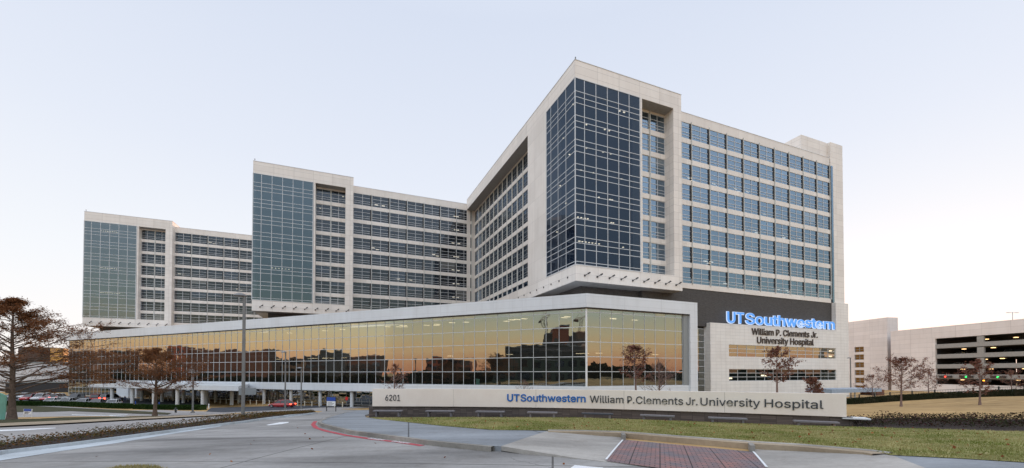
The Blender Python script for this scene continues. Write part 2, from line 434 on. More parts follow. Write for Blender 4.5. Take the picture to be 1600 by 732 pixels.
# near road: everything between the median kerb and the right-hand kerb, to well behind the camera
near=[(-120,738)]+[(0,707),(100,695),(180,685),(280,671.5),(342,663.5),(380,659.5),(440,652),(484,647),(494,645.5),(505,643),(536,640)]+kerb_top+[(945,721),(1025,730),(1060,735)]
P=[G(*p) for p in near]
P+= [Vector((9.5,6.5)),Vector((30,2)),Vector((30,-14)),Vector((-45,-14)),Vector((-30,4))]
road,_=sheet('road',[(p.x,p.y) for p in P],.010,M['road'],1.2,True)
opp=[(-60,706),(0,694),(100,682),(184,672),(280,663.5),(342,655),(371,652),(440,645.5),(486,642),(505,643),(536,640),(520,638),(430,641),(360,648),(280,652),(180,657),(100,661.5),(0,665.5),(-60,668)]
sheet('far_lane',opp,.010,M['road2'])
drive=[(-40,653),(20,652.5),(100,651),(180,650.5),(260,650),(330,648.5),(400,643.5),(470,641.5),(520,639.8),(600,636.5),(580,633.5),(500,634),(430,636),(330,637.5),(322,643.5),(250,641),(200,641.5),(90,635),(20,628.5),(-40,628)]
sheet('drop_off_drive',drive,.006,M['road2'])
asph=[(322,643.5),(330,637.5),(430,634.5),(510,633.5),(560,633.5),(552,636),(500,637.2),(450,640.5),(400,642.5),(350,644.6)]
sheet('asphalt_lane',asph,.014,M['asphalt'])
park=[(-40,627),(20,627),(100,629),(200,633),(200,631),(322,637),(322,634),(320,627),(180,621),(100,618.5),(-40,616.5)]
sheet('car_park',park,.010,M['asphalt'])
sheet('verge_grass',[(-30,644),(20,644),(70,643.8),(110,642.5),(200,646),(262,648),(268,645.5),(200,641.5),(100,637),(20,633),(-30,631)],.05,M['darkgrass'])
sheet('kerbside_grass',[(-40,662),(0,661),(100,658),(200,654),(280,651.5),(340,650),(330,649.2),(180,651.3),(100,652.2),(60,654.5),(-40,656)],.05,M['darkgrass'])
sheet('far_kerb',[(-60,668),(0,666),(100,661.5),(180,657),(280,652),(360,648),(360,646.8),(280,650),(180,654),(100,657.5),(0,661.5),(-60,663)],.10,M['kerbb'])
# median with planting and kerb
med_f=[(-60,714),(0,704),(100,692.5),(180,682.5),(280,669.8),(342,662),(380,657.7),(440,650),(484,645.5),(494,644.5)]
med_b=[(486,641.8),(440,645.3),(371,651.4),(342,654.5),(280,663),(184,671.5),(100,681),(0,693),(-60,701)]
_,MEDP=sheet('median_bed',med_f+med_b,.11,M['soil'],1.0)
pts=[G(*p,.13) for p in med_f]
ribbon('median_kerb',pts,.20,.13,M['kerbw'],-1)
sheet('kerb_gutter',[(-60,719),(0,709),(100,697),(180,687),(280,673.5),(342,665),(352,664),(342,667),(280,676.5),(180,693),(100,704.5),(0,720),(-60,731)],.018,M['kerbw'])
sheet('kerb_gutter',[(398,655.6),(440,650.9),(484,646.8),(492,646.6),(470,649.6),(402,657.6)],.018,M['kerbw'],.6)
ribbon('median_kerb_back',[G(*p,.13) for p in med_b[::-1]],.16,.12,M['kerb'],1)
# right-hand sidewalk
kt=[G(*p,.15) for p in kerb_top]
walk_in=[(855,673.5),(769,672),(690,665.6),(640,660.5),(590,655),(572,652.5),(570,649),(590,643),(602,640)]
walkpoly=kerb_top[:14]+[(783,697.6),(820,685)]+walk_in
sheet('sidewalk',walkpoly,.15,M['walk'],1.0,skirt=.2)
ribbon('kerb',kt[:14],.17,.152,M['kerb'],-1)
ribbon('kerb_inner',[p for p in kt[:8]],.16,.162,M['apron'],1,z0=.0) if False else None
_A1,_B1=G(783,697.6,.15),G(855,673.6,.15); _A2,_B2=G(1450,733,.15),G(1392,711,.15)
def _dist(x,y,A,B):
    d=(B-A).normalized(); return (x-A.x)*d.y-(y-A.y)*d.x
def apoff(x,y):
    s=min(1,max(0,_dist(x,y,_A1,_B1)/2.6)); s2=1-min(1,max(0,_dist(x,y,_B2,_A2)/2.0))
    s=s*s*(3-2*s)
    return max(.13*(1-s),.13*s2)+.022
apron=[(783,697.4),(820,685),(855,673.7),(972,678),(974,687),(1175,706),(1176,696),(1250,698),(1360,707.5),(1392,711),(1450,733),(1455,740),(1200,745),(1175,745),(1100,741),(1025,730.5),(945,721.5),(900,716),(850,708)]
sheet('crossing_apron',apron,.02,M['apron'],.8,offf=apoff,pix_off=apoff,skirt=.12)
sheet('brick_crossing',[(975,687.5),(1175,706),(1197,732),(1207,745),(1140,745),(1025,731),(947.5,720.5)],.034,M['brickpave'],.6)
# low kerb wall behind the brick crossing
back=[(856,674),(915,674.8),(972,676.5),(1070,684.3),(1173,692.4),(1250,697),(1360,706.5),(1388,710.5)]
bp=[G(*p,.14) for p in back]
def bh(s): return .05+.15*math.sin(math.pi*min(1,max(0,(s-.05)/.9)))**.6 if .05<s<.95 else .05
ribbon('crossing_back_kerb',bp,.45,.17,M['kerbb'],-1,z0=-.02)
ribbon('crossing_back_kerb_top',bp,.12,.19,M['apron'],1,z0=.0)
sheet('sidewalk_right',[(1392,711.5),(1450,733),(1460,745),(1700,745),(1700,735),(1600,722.5),(1500,716.5)],.15,M['walk'],1.0)
for q0,q1 in (((973,676.5),(975,688)),((1172.5,692.4),(1176,706.5))):
    a=G(*q0,.19); b=G(*q1,.03); d=(b-a)
    mb=MB(); n=Vector((-d.y,d.x)).normalized()*.06
    mb.prism([a+n,a-n,b-n,b+n],0,0); 
    vs=[(p.x,p.y,hw(p.x,p.y)+z) for p,z in ((a+n,.2),(a-n,.2),(b-n,.20),(b+n,.20),(a+n,0),(a-n,0),(b-n,0),(b+n,0))]
    mb=MB(); mb.add(vs,[(0,1,2,3),(0,4,5,1),(1,5,6,2),(2,6,7,3),(3,7,4,0)]); tag(mb.build('kerb_end',M['kerb']),kind='structure')
def strip(name,pts,w,off,mat,kind='structure',grid=.5):
    Q=[G(*p) for p in pts]; L=[];Rr=[]
    for i,p in enumerate(Q):
        t=(Q[min(i+1,len(Q)-1)]-Q[max(i-1,0)]).normalized(); n=Vector((-t.y,t.x))*w/2
        L.append(p+n); Rr.append(p-n)
    return sheet(name,[(q.x,q.y) for q in L+Rr[::-1]],off,mat,grid,True)
strip('crossing_edge_line',[(975,687.5),(947,721)],.05,.045,M['white_p'])
strip('crossing_edge_line',[(1175,706),(1198,733)],.05,.045,M['white_p'])
strip('fire_lane_line',[(493,659),(489,664),(494,669.5),(510,674.5),(540,681),(580,687)],.20,.018,M['redline'])
strip('fire_lane_line',[(580,687),(620,691.5),(660,697.5)],.20,.016,M['redline'])
for a,b in (((577,686.2),(602,689.4)),((614,690.7),(641,694.3))):
    # worn white lettering block on the red line
    q0,q1=G(*a),G(*b); d=q1-q0
    k=random.Random(3)
    mb=MB(); t=d.normalized(); n=Vector((-t.y,t.x))
    x=0
    while x<d.length-.1:
        w=.09
        for kk in range(3):
            aa=q0+t*(x+k.uniform(0,.05))+n*(-.08+kk*.06)
            c=[aa,aa+t*w,aa+t*w+n*.035,aa+n*.035]
            if k.random()<.85: mb.add([(p.x,p.y,hw(p.x,p.y)+.024) for p in c],[(0,1,2,3)])
        for kk in range(2):
            aa=q0+t*(x+kk*.07)+n*-.08
            c=[aa,aa+t*.03,aa+t*.03+n*.15,aa+n*.15]
            mb.add([(p.x,p.y,hw(p.x,p.y)+.026) for p in c],[(0,1,2,3)])
        x+=.15
    tag(mb.build('lane_marking_letters',M['white_p'],fixn=False),kind='structure')
sheet('lane_arrow',[(416,664.2),(437,660.2),(451,659.6),(451,660.8),(440,663),(420,664.9)],.02,M['white_p'],.4)
sheet('lane_marking',[(892,731),(898,727),(942,731),(955,745),(890,745)],.02,M['white_p'],.4)
sheet('lane_marking',[(184,671.2),(200,668.8),(232,667.4),(240,668.4),(222,670.6),(190,673)],.02,M['white_p'],.6)
sheet('lane_marking',[(-20,673.4),(0,672),(60,669.6),(86,668.6),(88,669.4),(40,672.6),(-20,675)],.02,M['white_p'],.6)
for poly in ([(130,652.4),(148,652.2),(148,653),(130,653.2)],[(112,648),(205,651),(205,651.5),(112,648.7)],[(170,649),(200,648),(200,648.6),(172,649.8)]):
    sheet('parking_marking',poly,.02,M['white_p'],.5)
sheet('rear_dark_sheet',[(-45,-14),(-45,20),(-100,60),(-190,130),(-262,130),(-262,-82),(240,-82),(240,50),(95,48),(60,12),(31,-5),(31,-14)],.006,M['darkgrass'],3,True)  # unseen dark ground added to darken what the podium glass reflects
# bottom-left grass island
_,ISL=sheet('grass_island',[(165,734),(185,729),(215,727.5),(245,728.5),(264,734),(275,745),(150,745)],.10,M['darkgrass'],.5)
ribbon('island_kerb',[G(*p,.1) for p in [(150,745),(163,734),(184,728.6),(215,727),(246,728),(266,734),(278,745)]],.1,.10,M['kerb'],-1)

# ------------------------------------------------------------------ monument sign wall
SW=[(582,29.1),(716,28.8),(850,27.9),(960,26.8),(1050,25.5),(1150,24.2),(1250,22.9),(1322,22.0)]
swp=[at(*q) for q in SW]
def catm(P,n=12):
    out=[]
    for i in range(len(P)-1):
        p0=P[max(i-1,0)];p1=P[i];p2=P[i+1];p3=P[min(i+2,len(P)-1)]
        for j in range(n):
            t=j/n; out.append(.5*((2*p1)+(p2-p0)*t+(2*p0-5*p1+4*p2-p3)*t*t+(3*p1-p0-3*p2+p3)*t*t*t))
    out.append(P[-1]); return out
SP=catm(swp)
SA=[0]
for a,b in zip(SP[:-1],SP[1:]): SA.append(SA[-1]+(b-a).length)
def son(s,o=0.0):
    """point on the sign curve at arc length s, offset o towards the camera"""
    for i in range(len(SA)-1):
        if s<=SA[i+1] or i==len(SA)-2:
            t=(s-SA[i])/(SA[i+1]-SA[i]); p=SP[i]+(SP[i+1]-SP[i])*t; d=(SP[i+1]-SP[i]).normalized()
            return p+Vector((d.y,-d.x))*o, d
def s_of_px(px):
    lo,hi=0,SA[-1]
    for _ in range(40):
        m=(lo+hi)/2; p,_d=son(m)
        if 800+F*p.x/p.y<px: lo=m
        else: hi=m
    return lo
SL=SA[-1]
sign=thing('monument_sign','long curved cream wall sign on a dark brick base beside the lawn','sign',(swp[3].x,swp[3].y,hw(*swp[3])))
so=Vector(sign.location)
def curved(name,s0,s1,o0,o1,z0,z1,mat,n=60,z0f=None,taper=None):
    mb=MB(); vs=[]
    for i in range(n+1):
        s=s0+(s1-s0)*i/n; a,_=son(s,o0); b,_=son(s,o1)
        zb=z0f(a) if z0f else z0
        vs+=[(a.x-so.x,a.y-so.y,zb+E-so.z),(b.x-so.x,b.y-so.y,zb+E-so.z),(b.x-so.x,b.y-so.y,z1+E-so.z),(a.x-so.x,a.y-so.y,z1+E-so.z)]
    fs=[(0,1,2,3),tuple(4*n+k for k in (3,2,1,0))]
    for i in range(n):
        for k in range(4): fs.append((4*i+k,4*i+(k+1)%4,4*i+4+(k+1)%4,4*i+4+k))
    mb.add(vs,fs); return mb.build(name,mat,sign)
def signmat():
    t=NT('sign_stone'); p=t.n('ShaderNodeBsdfPrincipled'); o=t.obj()
    f=t.noise(o,.5,5); f2=t.noise(o,14,4)
    c=t.mix(t.ramp(f,[(.3,(0,0,0)),(.7,(1,1,1))]),(.76,.665,.58),(.83,.75,.67))
    c=t.mix(1.0,c,t.ramp(f2,[(.2,(.96,.96,.96)),(.8,(1.02,1.02,1.02))]),'MULTIPLY')
    t.l(c,p.inputs['Base Color']); p.inputs['Roughness'].default_value=.7; t.l(p.outputs[0],t.out.inputs[0]); return t.m
M['stone']=signmat()
M['basebrick']=cladding('sign_base_brick',(.10,.08,.072),.4,.09,mort=.012,mc=.6,var=.3,rough=.85)
npan=5
for k in range(npan):
    curved('panel',SL*k/npan+.006,SL*(k+1)/npan-.006,.0,-.45,-2.40,-1.15,M['stone'],16)
curved('panel_core',.02,SL-.02,-.02,-.43,-2.39,-1.17,M['dark'])
curved('base',-.28,SL+.3,-.1,-.75,-3.3,-2.42,M['basebrick'],z0f=lambda a:H(a.x,a.y)-.3)
curved('base_coping',SL-.2,SL+1.0,.12,-.85,-2.5,-2.44,M['alu'],6)
FONT=None
try:
    import os
    FONT=bpy.data.fonts.load(os.path.join(bpy.utils.system_resource('DATAFILES',path='fonts'),'Inter.woff2'))
except Exception: FONT=None
def text_mesh(body,size=1.0,ext=.02,off=0.0,spc=1.0,res=4,bev=0.0):
    c=bpy.data.curves.new('t','FONT'); c.body=body; c.size=size; c.extrude=ext; c.offset=off; c.space_character=spc; c.resolution_u=res; c.bevel_depth=bev
    if FONT: c.font=FONT
    o=bpy.data.objects.new('t',c); col.objects.link(o)
    dg=bpy.context.evaluated_depsgraph_get(); me=bpy.data.meshes.new_from_object(o.evaluated_get(dg))
    bpy.data.objects.remove(o); return me
CAPH=max(v.co.y for v in text_mesh('H').vertices)
def fit(me,w,h=None,cap=None):
    xs=[v.co.x for v in me.vertices]; x0,x1=min(xs),max(xs)
    return x0,w/(x1-x0)
M['txtblue']=simple('sign_letter_blue',(.005,.12,.42),.4,var=.03); M['txtgrey']=simple('sign_letter_grey',(.045,.05,.06),.4,var=.03)
def sign_text(body,px0,px1,zbase,cap,mat,off,name,label):
    me=text_mesh(body,1.0,.5,off)
    s0,s1=s_of_px(px0),s_of_px(px1); x0,k=fit(me,s1-s0)
    for v in me.vertices:
        s=s0+(v.co.x-x0)*k; z=zbase+v.co.y*cap/CAPH; p,_d=son(s,.02+v.co.z*.05)
        v.co=(p.x-so.x,p.y-so.y,z+E-so.z)
    me.materials.append(mat); o=bpy.data.objects.new(name,me); col.objects.link(o); o.parent=sign; o['label']=label
sign_text('6201',602.5,625.5,-1.99,.42,M['txtgrey'],.0,'lettering','dark street number 6201 on the cream sign wall')
sign_text('UT',792.5,812,-1.97,.47,M['txtblue'],.022,'lettering','bold blue letters UT on the sign wall')
sign_text('Southwestern',813.5,915,-1.97,.47,M['txtblue'],.017,'lettering','bold blue letters Southwestern on the sign wall')
for w,a,b in (('William',921.5,974),('P.',980,991),('Clements',993.5,1067),('Jr.',1071.5,1089.5),('University',1094,1187),('Hospital',1194,1285.5)):
    sign_text(w,a,b,-1.99,.46,M['txtgrey'],.003,'lettering','dark grey letters %s on the sign wall'%w)
# benches in front of the sign wall
M['bench']=simple('bench_stone',(.15,.14,.15),.6,var=.1,scale=5)
M['benchd']=simple('bench_dark',(.04,.045,.06),.5)
bench_px=[(592,635),(672,713.6),(749,791),(828.6,871),(912,957),(1001.7,1053.7),(1103,1164),(1229,1307)]
proto_bench=None
blabels=['grey slab bench under the 6201 number at the left end of the sign wall','grey slab bench second from the left end of the sign wall','grey slab bench third from the left end of the sign wall','grey slab bench below the blue UT letters of the sign wall',
 'black slab bench below the blue Southwestern lettering','grey slab bench below the word Clements on the sign wall','grey slab bench below the word University on the sign wall','grey slab bench half sunk in plants at the right end of the sign wall']
for i,(a,b) in enumerate(bench_px):
    s0,s1=s_of_px(a+1),s_of_px(b-1); p0,_=son(s0,.9); p1,_=son(s1,.9)
    c=(p0+p1)/2; d=(p1-p0).normalized(); ln=min(2.35,max(1.9,(p1-p0).length))
    if proto_bench is None:
        t=thing('bench',blabels[i],'bench',group='slab benches along the sign wall'); proto_bench=t
        mb=MB(); mb.box(-1,1,-.24,.24,.38,.47); mb.build('seat',M['bench'],t,bevel=.012)
        for sx in (-.78,.78):
            mb=MB(); mb.box(sx-.06,sx+.06,-.18,.18,-.1,.382); mb.build('leg',M['bench'],t)
    else: t=copy_tree(proto_bench)
    t['label']=blabels[i]; t.location=(c.x,c.y,-2.6-.47+E); t.rotation_euler=(0,0,math.atan2(d.y,d.x))
    if i==4:
        for ch in t.children:
            if ch.name.startswith('seat'): ch.data=ch.data.copy(); ch.data.materials[0]=M['benchd']

# green lawn between sidewalk and sign bed
lawn_top=[(575,652.5),(585,652.8),(740,652.3),(900,652.8),(1050,657.5),(1150,661.5),(1250,665),(1400,669),(1600,674.5),(1700,678)]
lawn=lawn_top+[(1700,738),(1600,722.3),(1500,716.3),(1392,711),(1360,704.6),(1250,694.9),(1173,690.4),(1070,682.3),(972,674.8),(915,673.3),(855,672.6),(769,671.8),(690,665.4),(590,654.8)]
_,LAWNP=sheet('lawn',lawn,.165,M['lawn'],1.0)
bed=[(578,651.5),(700,651.5),(850,651),(900,651),(1050,655.5),(1150,659.5),(1250,662.5),(1322,655.8),(1400,653),(1600,655.5),(1700,657)]+lawn_top[::-1]
bed=[(572,652.8)]+[(585,650),(900,649.5),(1050,652),(1250,657),(1330,656),(1400,653),(1600,655.5),(1720,657)]+lawn_top[::-1][:-1]
_,BEDP=sheet('planting_bed',bed,.06,M['soil'],1.0)

def leafmat(name,cols,rough=.7,trans=.25):
    t=NT(name); g=t.n('ShaderNodeNewGeometry')
    c=t.ramp(g.outputs['Random Per Island'],[(i/max(1,len(cols)-1)*.999,cc) for i,cc in enumerate(cols)])
    d=t.n('ShaderNodeBsdfDiffuse'); t.l(c,d.inputs[0]); tr=t.n('ShaderNodeBsdfTranslucent'); t.l(c,tr.inputs[0])
    m=t.n('ShaderNodeMixShader'); m.inputs[0].default_value=trans; t.l(d.outputs[0],m.inputs[1]); t.l(tr.outputs[0],m.inputs[2])
    t.l(m.outputs[0],t.out.inputs[0]); return t.m
def blademat():
    t=NT('grass_blades'); g=t.n('ShaderNodeNewGeometry'); o=t.obj()
    a=t.ramp(g.outputs['Random Per Island'],[(0,(.10,.13,.025)),(.5,(.17,.20,.045)),(.99,(.24,.25,.08))])
    b=t.ramp(g.outputs['Random Per Island'],[(0,(.30,.26,.10)),(.5,(.40,.34,.16)),(.99,(.50,.42,.23))])
    f=t.ramp(t.noise(o,.42,5,.7),[(.40,(0,0,0)),(.60,(1,1,1))])
    c=t.mix(f,a,b)
    d=t.n('ShaderNodeBsdfDiffuse'); t.l(c,d.inputs[0]); tr=t.n('ShaderNodeBsdfTranslucent'); t.l(c,tr.inputs[0])
    m=t.n('ShaderNodeMixShader'); m.inputs[0].default_value=.3; t.l(d.outputs[0],m.inputs[1]); t.l(tr.outputs[0],m.inputs[2]); t.l(m.outputs[0],t.out.inputs[0]); return t.m
M['blade']=blademat()
M['blade_old']=leafmat('grass_blades',[(.13,.15,.03),(.20,.22,.05),(.34,.30,.13),(.46,.38,.20),(.28,.26,.09)])
M['bedleaf']=leafmat('bed_leaves',[(.03,.012,.012),(.05,.03,.02),(.03,.045,.018),(.08,.04,.045),(.05,.06,.025)])
M['medleaf']=leafmat('median_leaves',[(.05,.055,.02),(.09,.08,.035),(.14,.07,.03),(.045,.04,.02),(.20,.09,.03)])
M['brownleaf']=leafmat('cypress_needles',[(.22,.09,.04),(.14,.055,.026),(.30,.14,.065),(.20,.10,.05),(.11,.05,.028)],trans=.35)
M['redleaf']=leafmat('red_brown_leaves',[(.25,.10,.08),(.17,.065,.052),(.32,.17,.12),(.12,.05,.04),(.22,.15,.09)])
M['hedge']=leafmat('hedge_leaves',[(.012,.028,.008),(.025,.05,.014),(.04,.065,.02)])
M['dryleaf']=leafmat('fallen_leaves',[(.25,.06,.02),(.12,.04,.02),(.35,.14,.05)])
M['bark']=simple('bark',(.12,.085,.065),.9,var=.35,scale=6,bump=.6)
M['barkp']=simple('bark_pale',(.20,.13,.11),.9,var=.3,scale=8,bump=.4)
def scatter(name,P,n,mat,off,h,w,seed,lean=.5,near_bias=True,label=None,cat=None,clump=False,kind='stuff'):
    rd=random.Random(seed); xs=[p.x for p in P]; ys=[p.y for p in P]
    x0,x1,y0,y1=min(xs),max(xs),min(ys),max(ys); mb=MB(); k=0; tries=0
    vs=[];fs=[]
    while k<n and tries<n*30:
        tries+=1; x=rd.uniform(x0,x1); y=rd.uniform(y0,y1)
        if not inpoly(P,x,y): continue
        if near_bias and rd.random()>min(1,(13/max(4,math.hypot(x,y)))**1.6): continue
        z=hw(x,y)+off; k+=1
        if clump:
            hh=rd.uniform(.1,1)*h*(.6+.8*noise.noise(Vector((x*.9,y*.9,0)))+.3)
            s=rd.uniform(.6,1.3)*w; a=rd.uniform(0,6.28); e=rd.uniform(-.9,.9)
            d1=Vector((math.cos(a),math.sin(a),e)).normalized()*s; d2=Vector((-math.sin(a),math.cos(a),rd.uniform(-.8,.8))).normalized()*s*.6
            c=Vector((x,y,z+max(.01,hh))); i=len(vs); vs+=[c-d1,c+d2,c+d1,c-d2]; fs.append((i,i+1,i+2,i+3))
        else:
            a=rd.uniform(0,6.28); hh=h*rd.uniform(.5,1.3); ww=w*rd.uniform(.6,1.4); la=rd.uniform(0,6.28); ll=rd.uniform(0,lean)*hh
            i=len(vs); vs+=[(x-ww*math.cos(a),y-ww*math.sin(a),z-.01),(x+ww*math.cos(a),y+ww*math.sin(a),z-.01),(x+ll*math.cos(la),y+ll*math.sin(la),z+hh)]; fs.append((i,i+1,i+2))
    mb.add(vs,fs); o=mb.build(name,mat,fixn=False); tag(o,label,cat,None,kind); return o
scatter('grass',LAWNP,60000,M['blade'],.165,.05,.012,1,.8,label='green and straw coloured turf between sidewalk and sign wall',cat='grass')
_BP=[G(*p) for p in [(745,651),(900,648.5),(1050,650.5),(1250,656),(1330,656.5),(1400,653.5),(1600,656),(1720,658),(1700,677),(1600,674),(1400,668.5),(1250,664.5),(1150,661),(1050,657),(900,652.5)]]
scatter('groundcover',_BP,52000,M['bedleaf'],.06,.32,.055,2,clump=True,near_bias=False,label='dark purple and green groundcover along the sign wall bed',cat='plants')
scatter('median_plants',MEDP,16000,M['medleaf'],.11,.26,.045,3,clump=True,near_bias=False,label='low green and rusty shrubs filling the road median',cat='plants')
scatter('island_grass',ISL,2500,M['blade'],.10,.05,.008,4,label='tuft of turf on the small kerbed island in the road',cat='grass')
_rl=[Vector((p.x,p.y)) for p in LAWNP]
scatter('fallen_leaves',_rl,350,M['dryleaf'],.20,.03,.05,5,clump=True,label='scattered orange fallen leaves on the lawn',cat='leaves')
_rp=[G(*p) for p in [(60,720),(300,690),(480,668),(640,700),(900,722),(880,731),(100,731)]]
scatter('road_leaves',_rp,13,M['dryleaf'],.02,.02,.05,6,clump=True,near_bias=False,label='a few dry leaves lying on the concrete road',cat='leaves')

# ------------------------------------------------------------------ hospital
zT,zGT,zGB,zOB,zW,zw1=56.39,53.15,19.4,16.48,55.03,53.06
AG,AR,W_=14.39,22.73,24.79
FL=4.4; WH=3.4
C1=Vector((11.32,71.77)); C2=Vector((-68.79,106.48)); C3=Vector((-149.24,140.08))
def win_mesh(w,h,cols,kind='wing'):
    """one window: frame with mullions, pane as sub-part; origin bottom-left, facing -Y"""
    f=MB()
    fr=.07
    f.box(0,w,-.06,.06,0,fr); f.box(0,w,-.06,.06,h-fr,h); f.box(0,fr,-.06,.06,fr,h-fr); f.box(w-fr,w,-.06,.06,fr,h-fr)
    for c in cols[1:-1]: f.box(c-.045,c+.045,-.07,.05,fr,h-fr)
    for q in (.19,.37,.68):
        z=h*q; xs=[fr]+[x for c in cols[1:-1] for x in (c-.046,c+.046)]+[w-fr]
        for a,b in zip(xs[::2],xs[1::2]): f.box(a,b,-.055,.05,z-.045,z+.045)
    p=MB(); p.quad((fr*.5,0.01,fr*.5),(w-fr*.5,.01,fr*.5),(w-fr*.5,.01,h-fr*.5),(fr*.5,.01,h-fr*.5))
    return f,p
_wc={}
def window(parent,x,y,z,w,h,cols,gm,rz=0.0,fm=None,name='window'):
    key=(round(w,2),round(h,2),tuple(cols),gm)
    if key not in _wc:
        f,p=win_mesh(w,h,cols)
        fo=f.build('tmp',fm or M['alu'],fixn=False); po=p.build('tmp',M[gm],fixn=False)
        _wc[key]=(fo.data,po.data); bpy.data.objects.remove(fo); bpy.data.objects.remove(po)
    fd,pd=_wc[key]
    o=bpy.data.objects.new(name,fd); col.objects.link(o); o.parent=parent; o.location=(x,y,z+E); o.rotation_euler=(0,0,rz)
    q=bpy.data.objects.new('pane',pd); col.objects.link(q); q.parent=o
    return o
def lamps(parent,lst,mat='lamp',s=(.5,.5,.08)):
    mb=MB(); mb.box(-s[0]/2,s[0]/2,-s[1]/2,s[1]/2,-s[2]/2,s[2]/2); base=None
    for x,y,z in lst:
        if base is None: base=mb.build('ceiling_light',M[mat],parent); o=base
        else: o=base.copy(); col.objects.link(o)
        o.parent=parent; o.location=(x,y,z+E)
def hgrid(ztop,zbot):
    L=[];z=ztop
    k=0
    while True:
        for d in (2.4,3.45,4.55):
            q=ztop-k*FL-d
            if q>zbot+.3: L.append(q)
        k+=1
        if ztop-k*FL<zbot: break
    return L
def curtain(parent,O,d,n,ts,zt,zb,gm,mm='alu',hl=None,name='curtain_wall',bar=.11,label=None):
    g=MB(E); t0,t1=ts[0],ts[-1]
    P=lambda t,o:(O[0]+d[0]*t+n[0]*o,O[1]+d[1]*t+n[1]*o)
    a=P(t0,0);b=P(t1,0)
    # glass surface with small thickness, subdivided into panes so every pane sits minutely differently
    hs=[zb]+sorted(hl or [])+[zt]
    rd=random.Random(int(abs(O[0]*7+zt*3))+len(ts))
    for i in range(len(ts)-1):
        for j in range(len(hs)-1):
            jit=lambda: rd.uniform(-.008,.008)
            p0,p1=P(ts[i],jit()),P(ts[i+1],jit()); q=jit()
            p2=(p1[0]+n[0]*q,p1[1]+n[1]*q); p3=(p0[0]+n[0]*q,p0[1]+n[1]*q)
            g.quad((*p0,hs[j]),(*p1,hs[j]),(*p2,hs[j+1]),(*p3,hs[j+1]))
    go=g.build(name,M[gm],parent,fixn=False,label=label)
    m=MB(E)
    for i,t in enumerate(ts):
        w=bar*.5*(1.6 if i in (0,len(ts)-1) else 1)
        m.wall(O,d,n,t-w,t+w,zb,zt,-.05,.05)
    for z in (hl or []):
        for i in range(len(ts)-1):
            m.wall(O,d,n,ts[i]+bar*.81,ts[i+1]-bar*.81,z-.05,z+.05,-.04,.04)
    for z in (zb,zt):
        m.wall(O,d,n,ts[0]-bar*.8+.003,ts[-1]+bar*.8-.003,z-.06,z+.06,-.045,.08)
    mo=m.build('mullions',M[mm],go,fixn=False)
    return go
def accent(parent,O,d,n,ts,z):
    mb=MB()
    mb.tube([(0,0,-.1),(.08,-.3,0),(.5,-.5,.3)],[.08,.06,.06],6); mb.tube([(.42,-.46,.22),(.80,-.6,.46)],[.15,.13],8); mb.cyl(0,-.03,-.22,.08,.15,8)
    base=None; a=math.atan2(d[1],d[0])
    for t in ts:
        if base is None: base=mb.build('accent_light',M['fixture'],parent); o=base
        else: o=base.copy(); col.objects.link(o)
        o.parent=parent; o.location=(O[0]+d[0]*t+n[0]*.02,O[1]+d[1]*t+n[1]*.02,z+E); o.rotation_euler=(0,0,a)
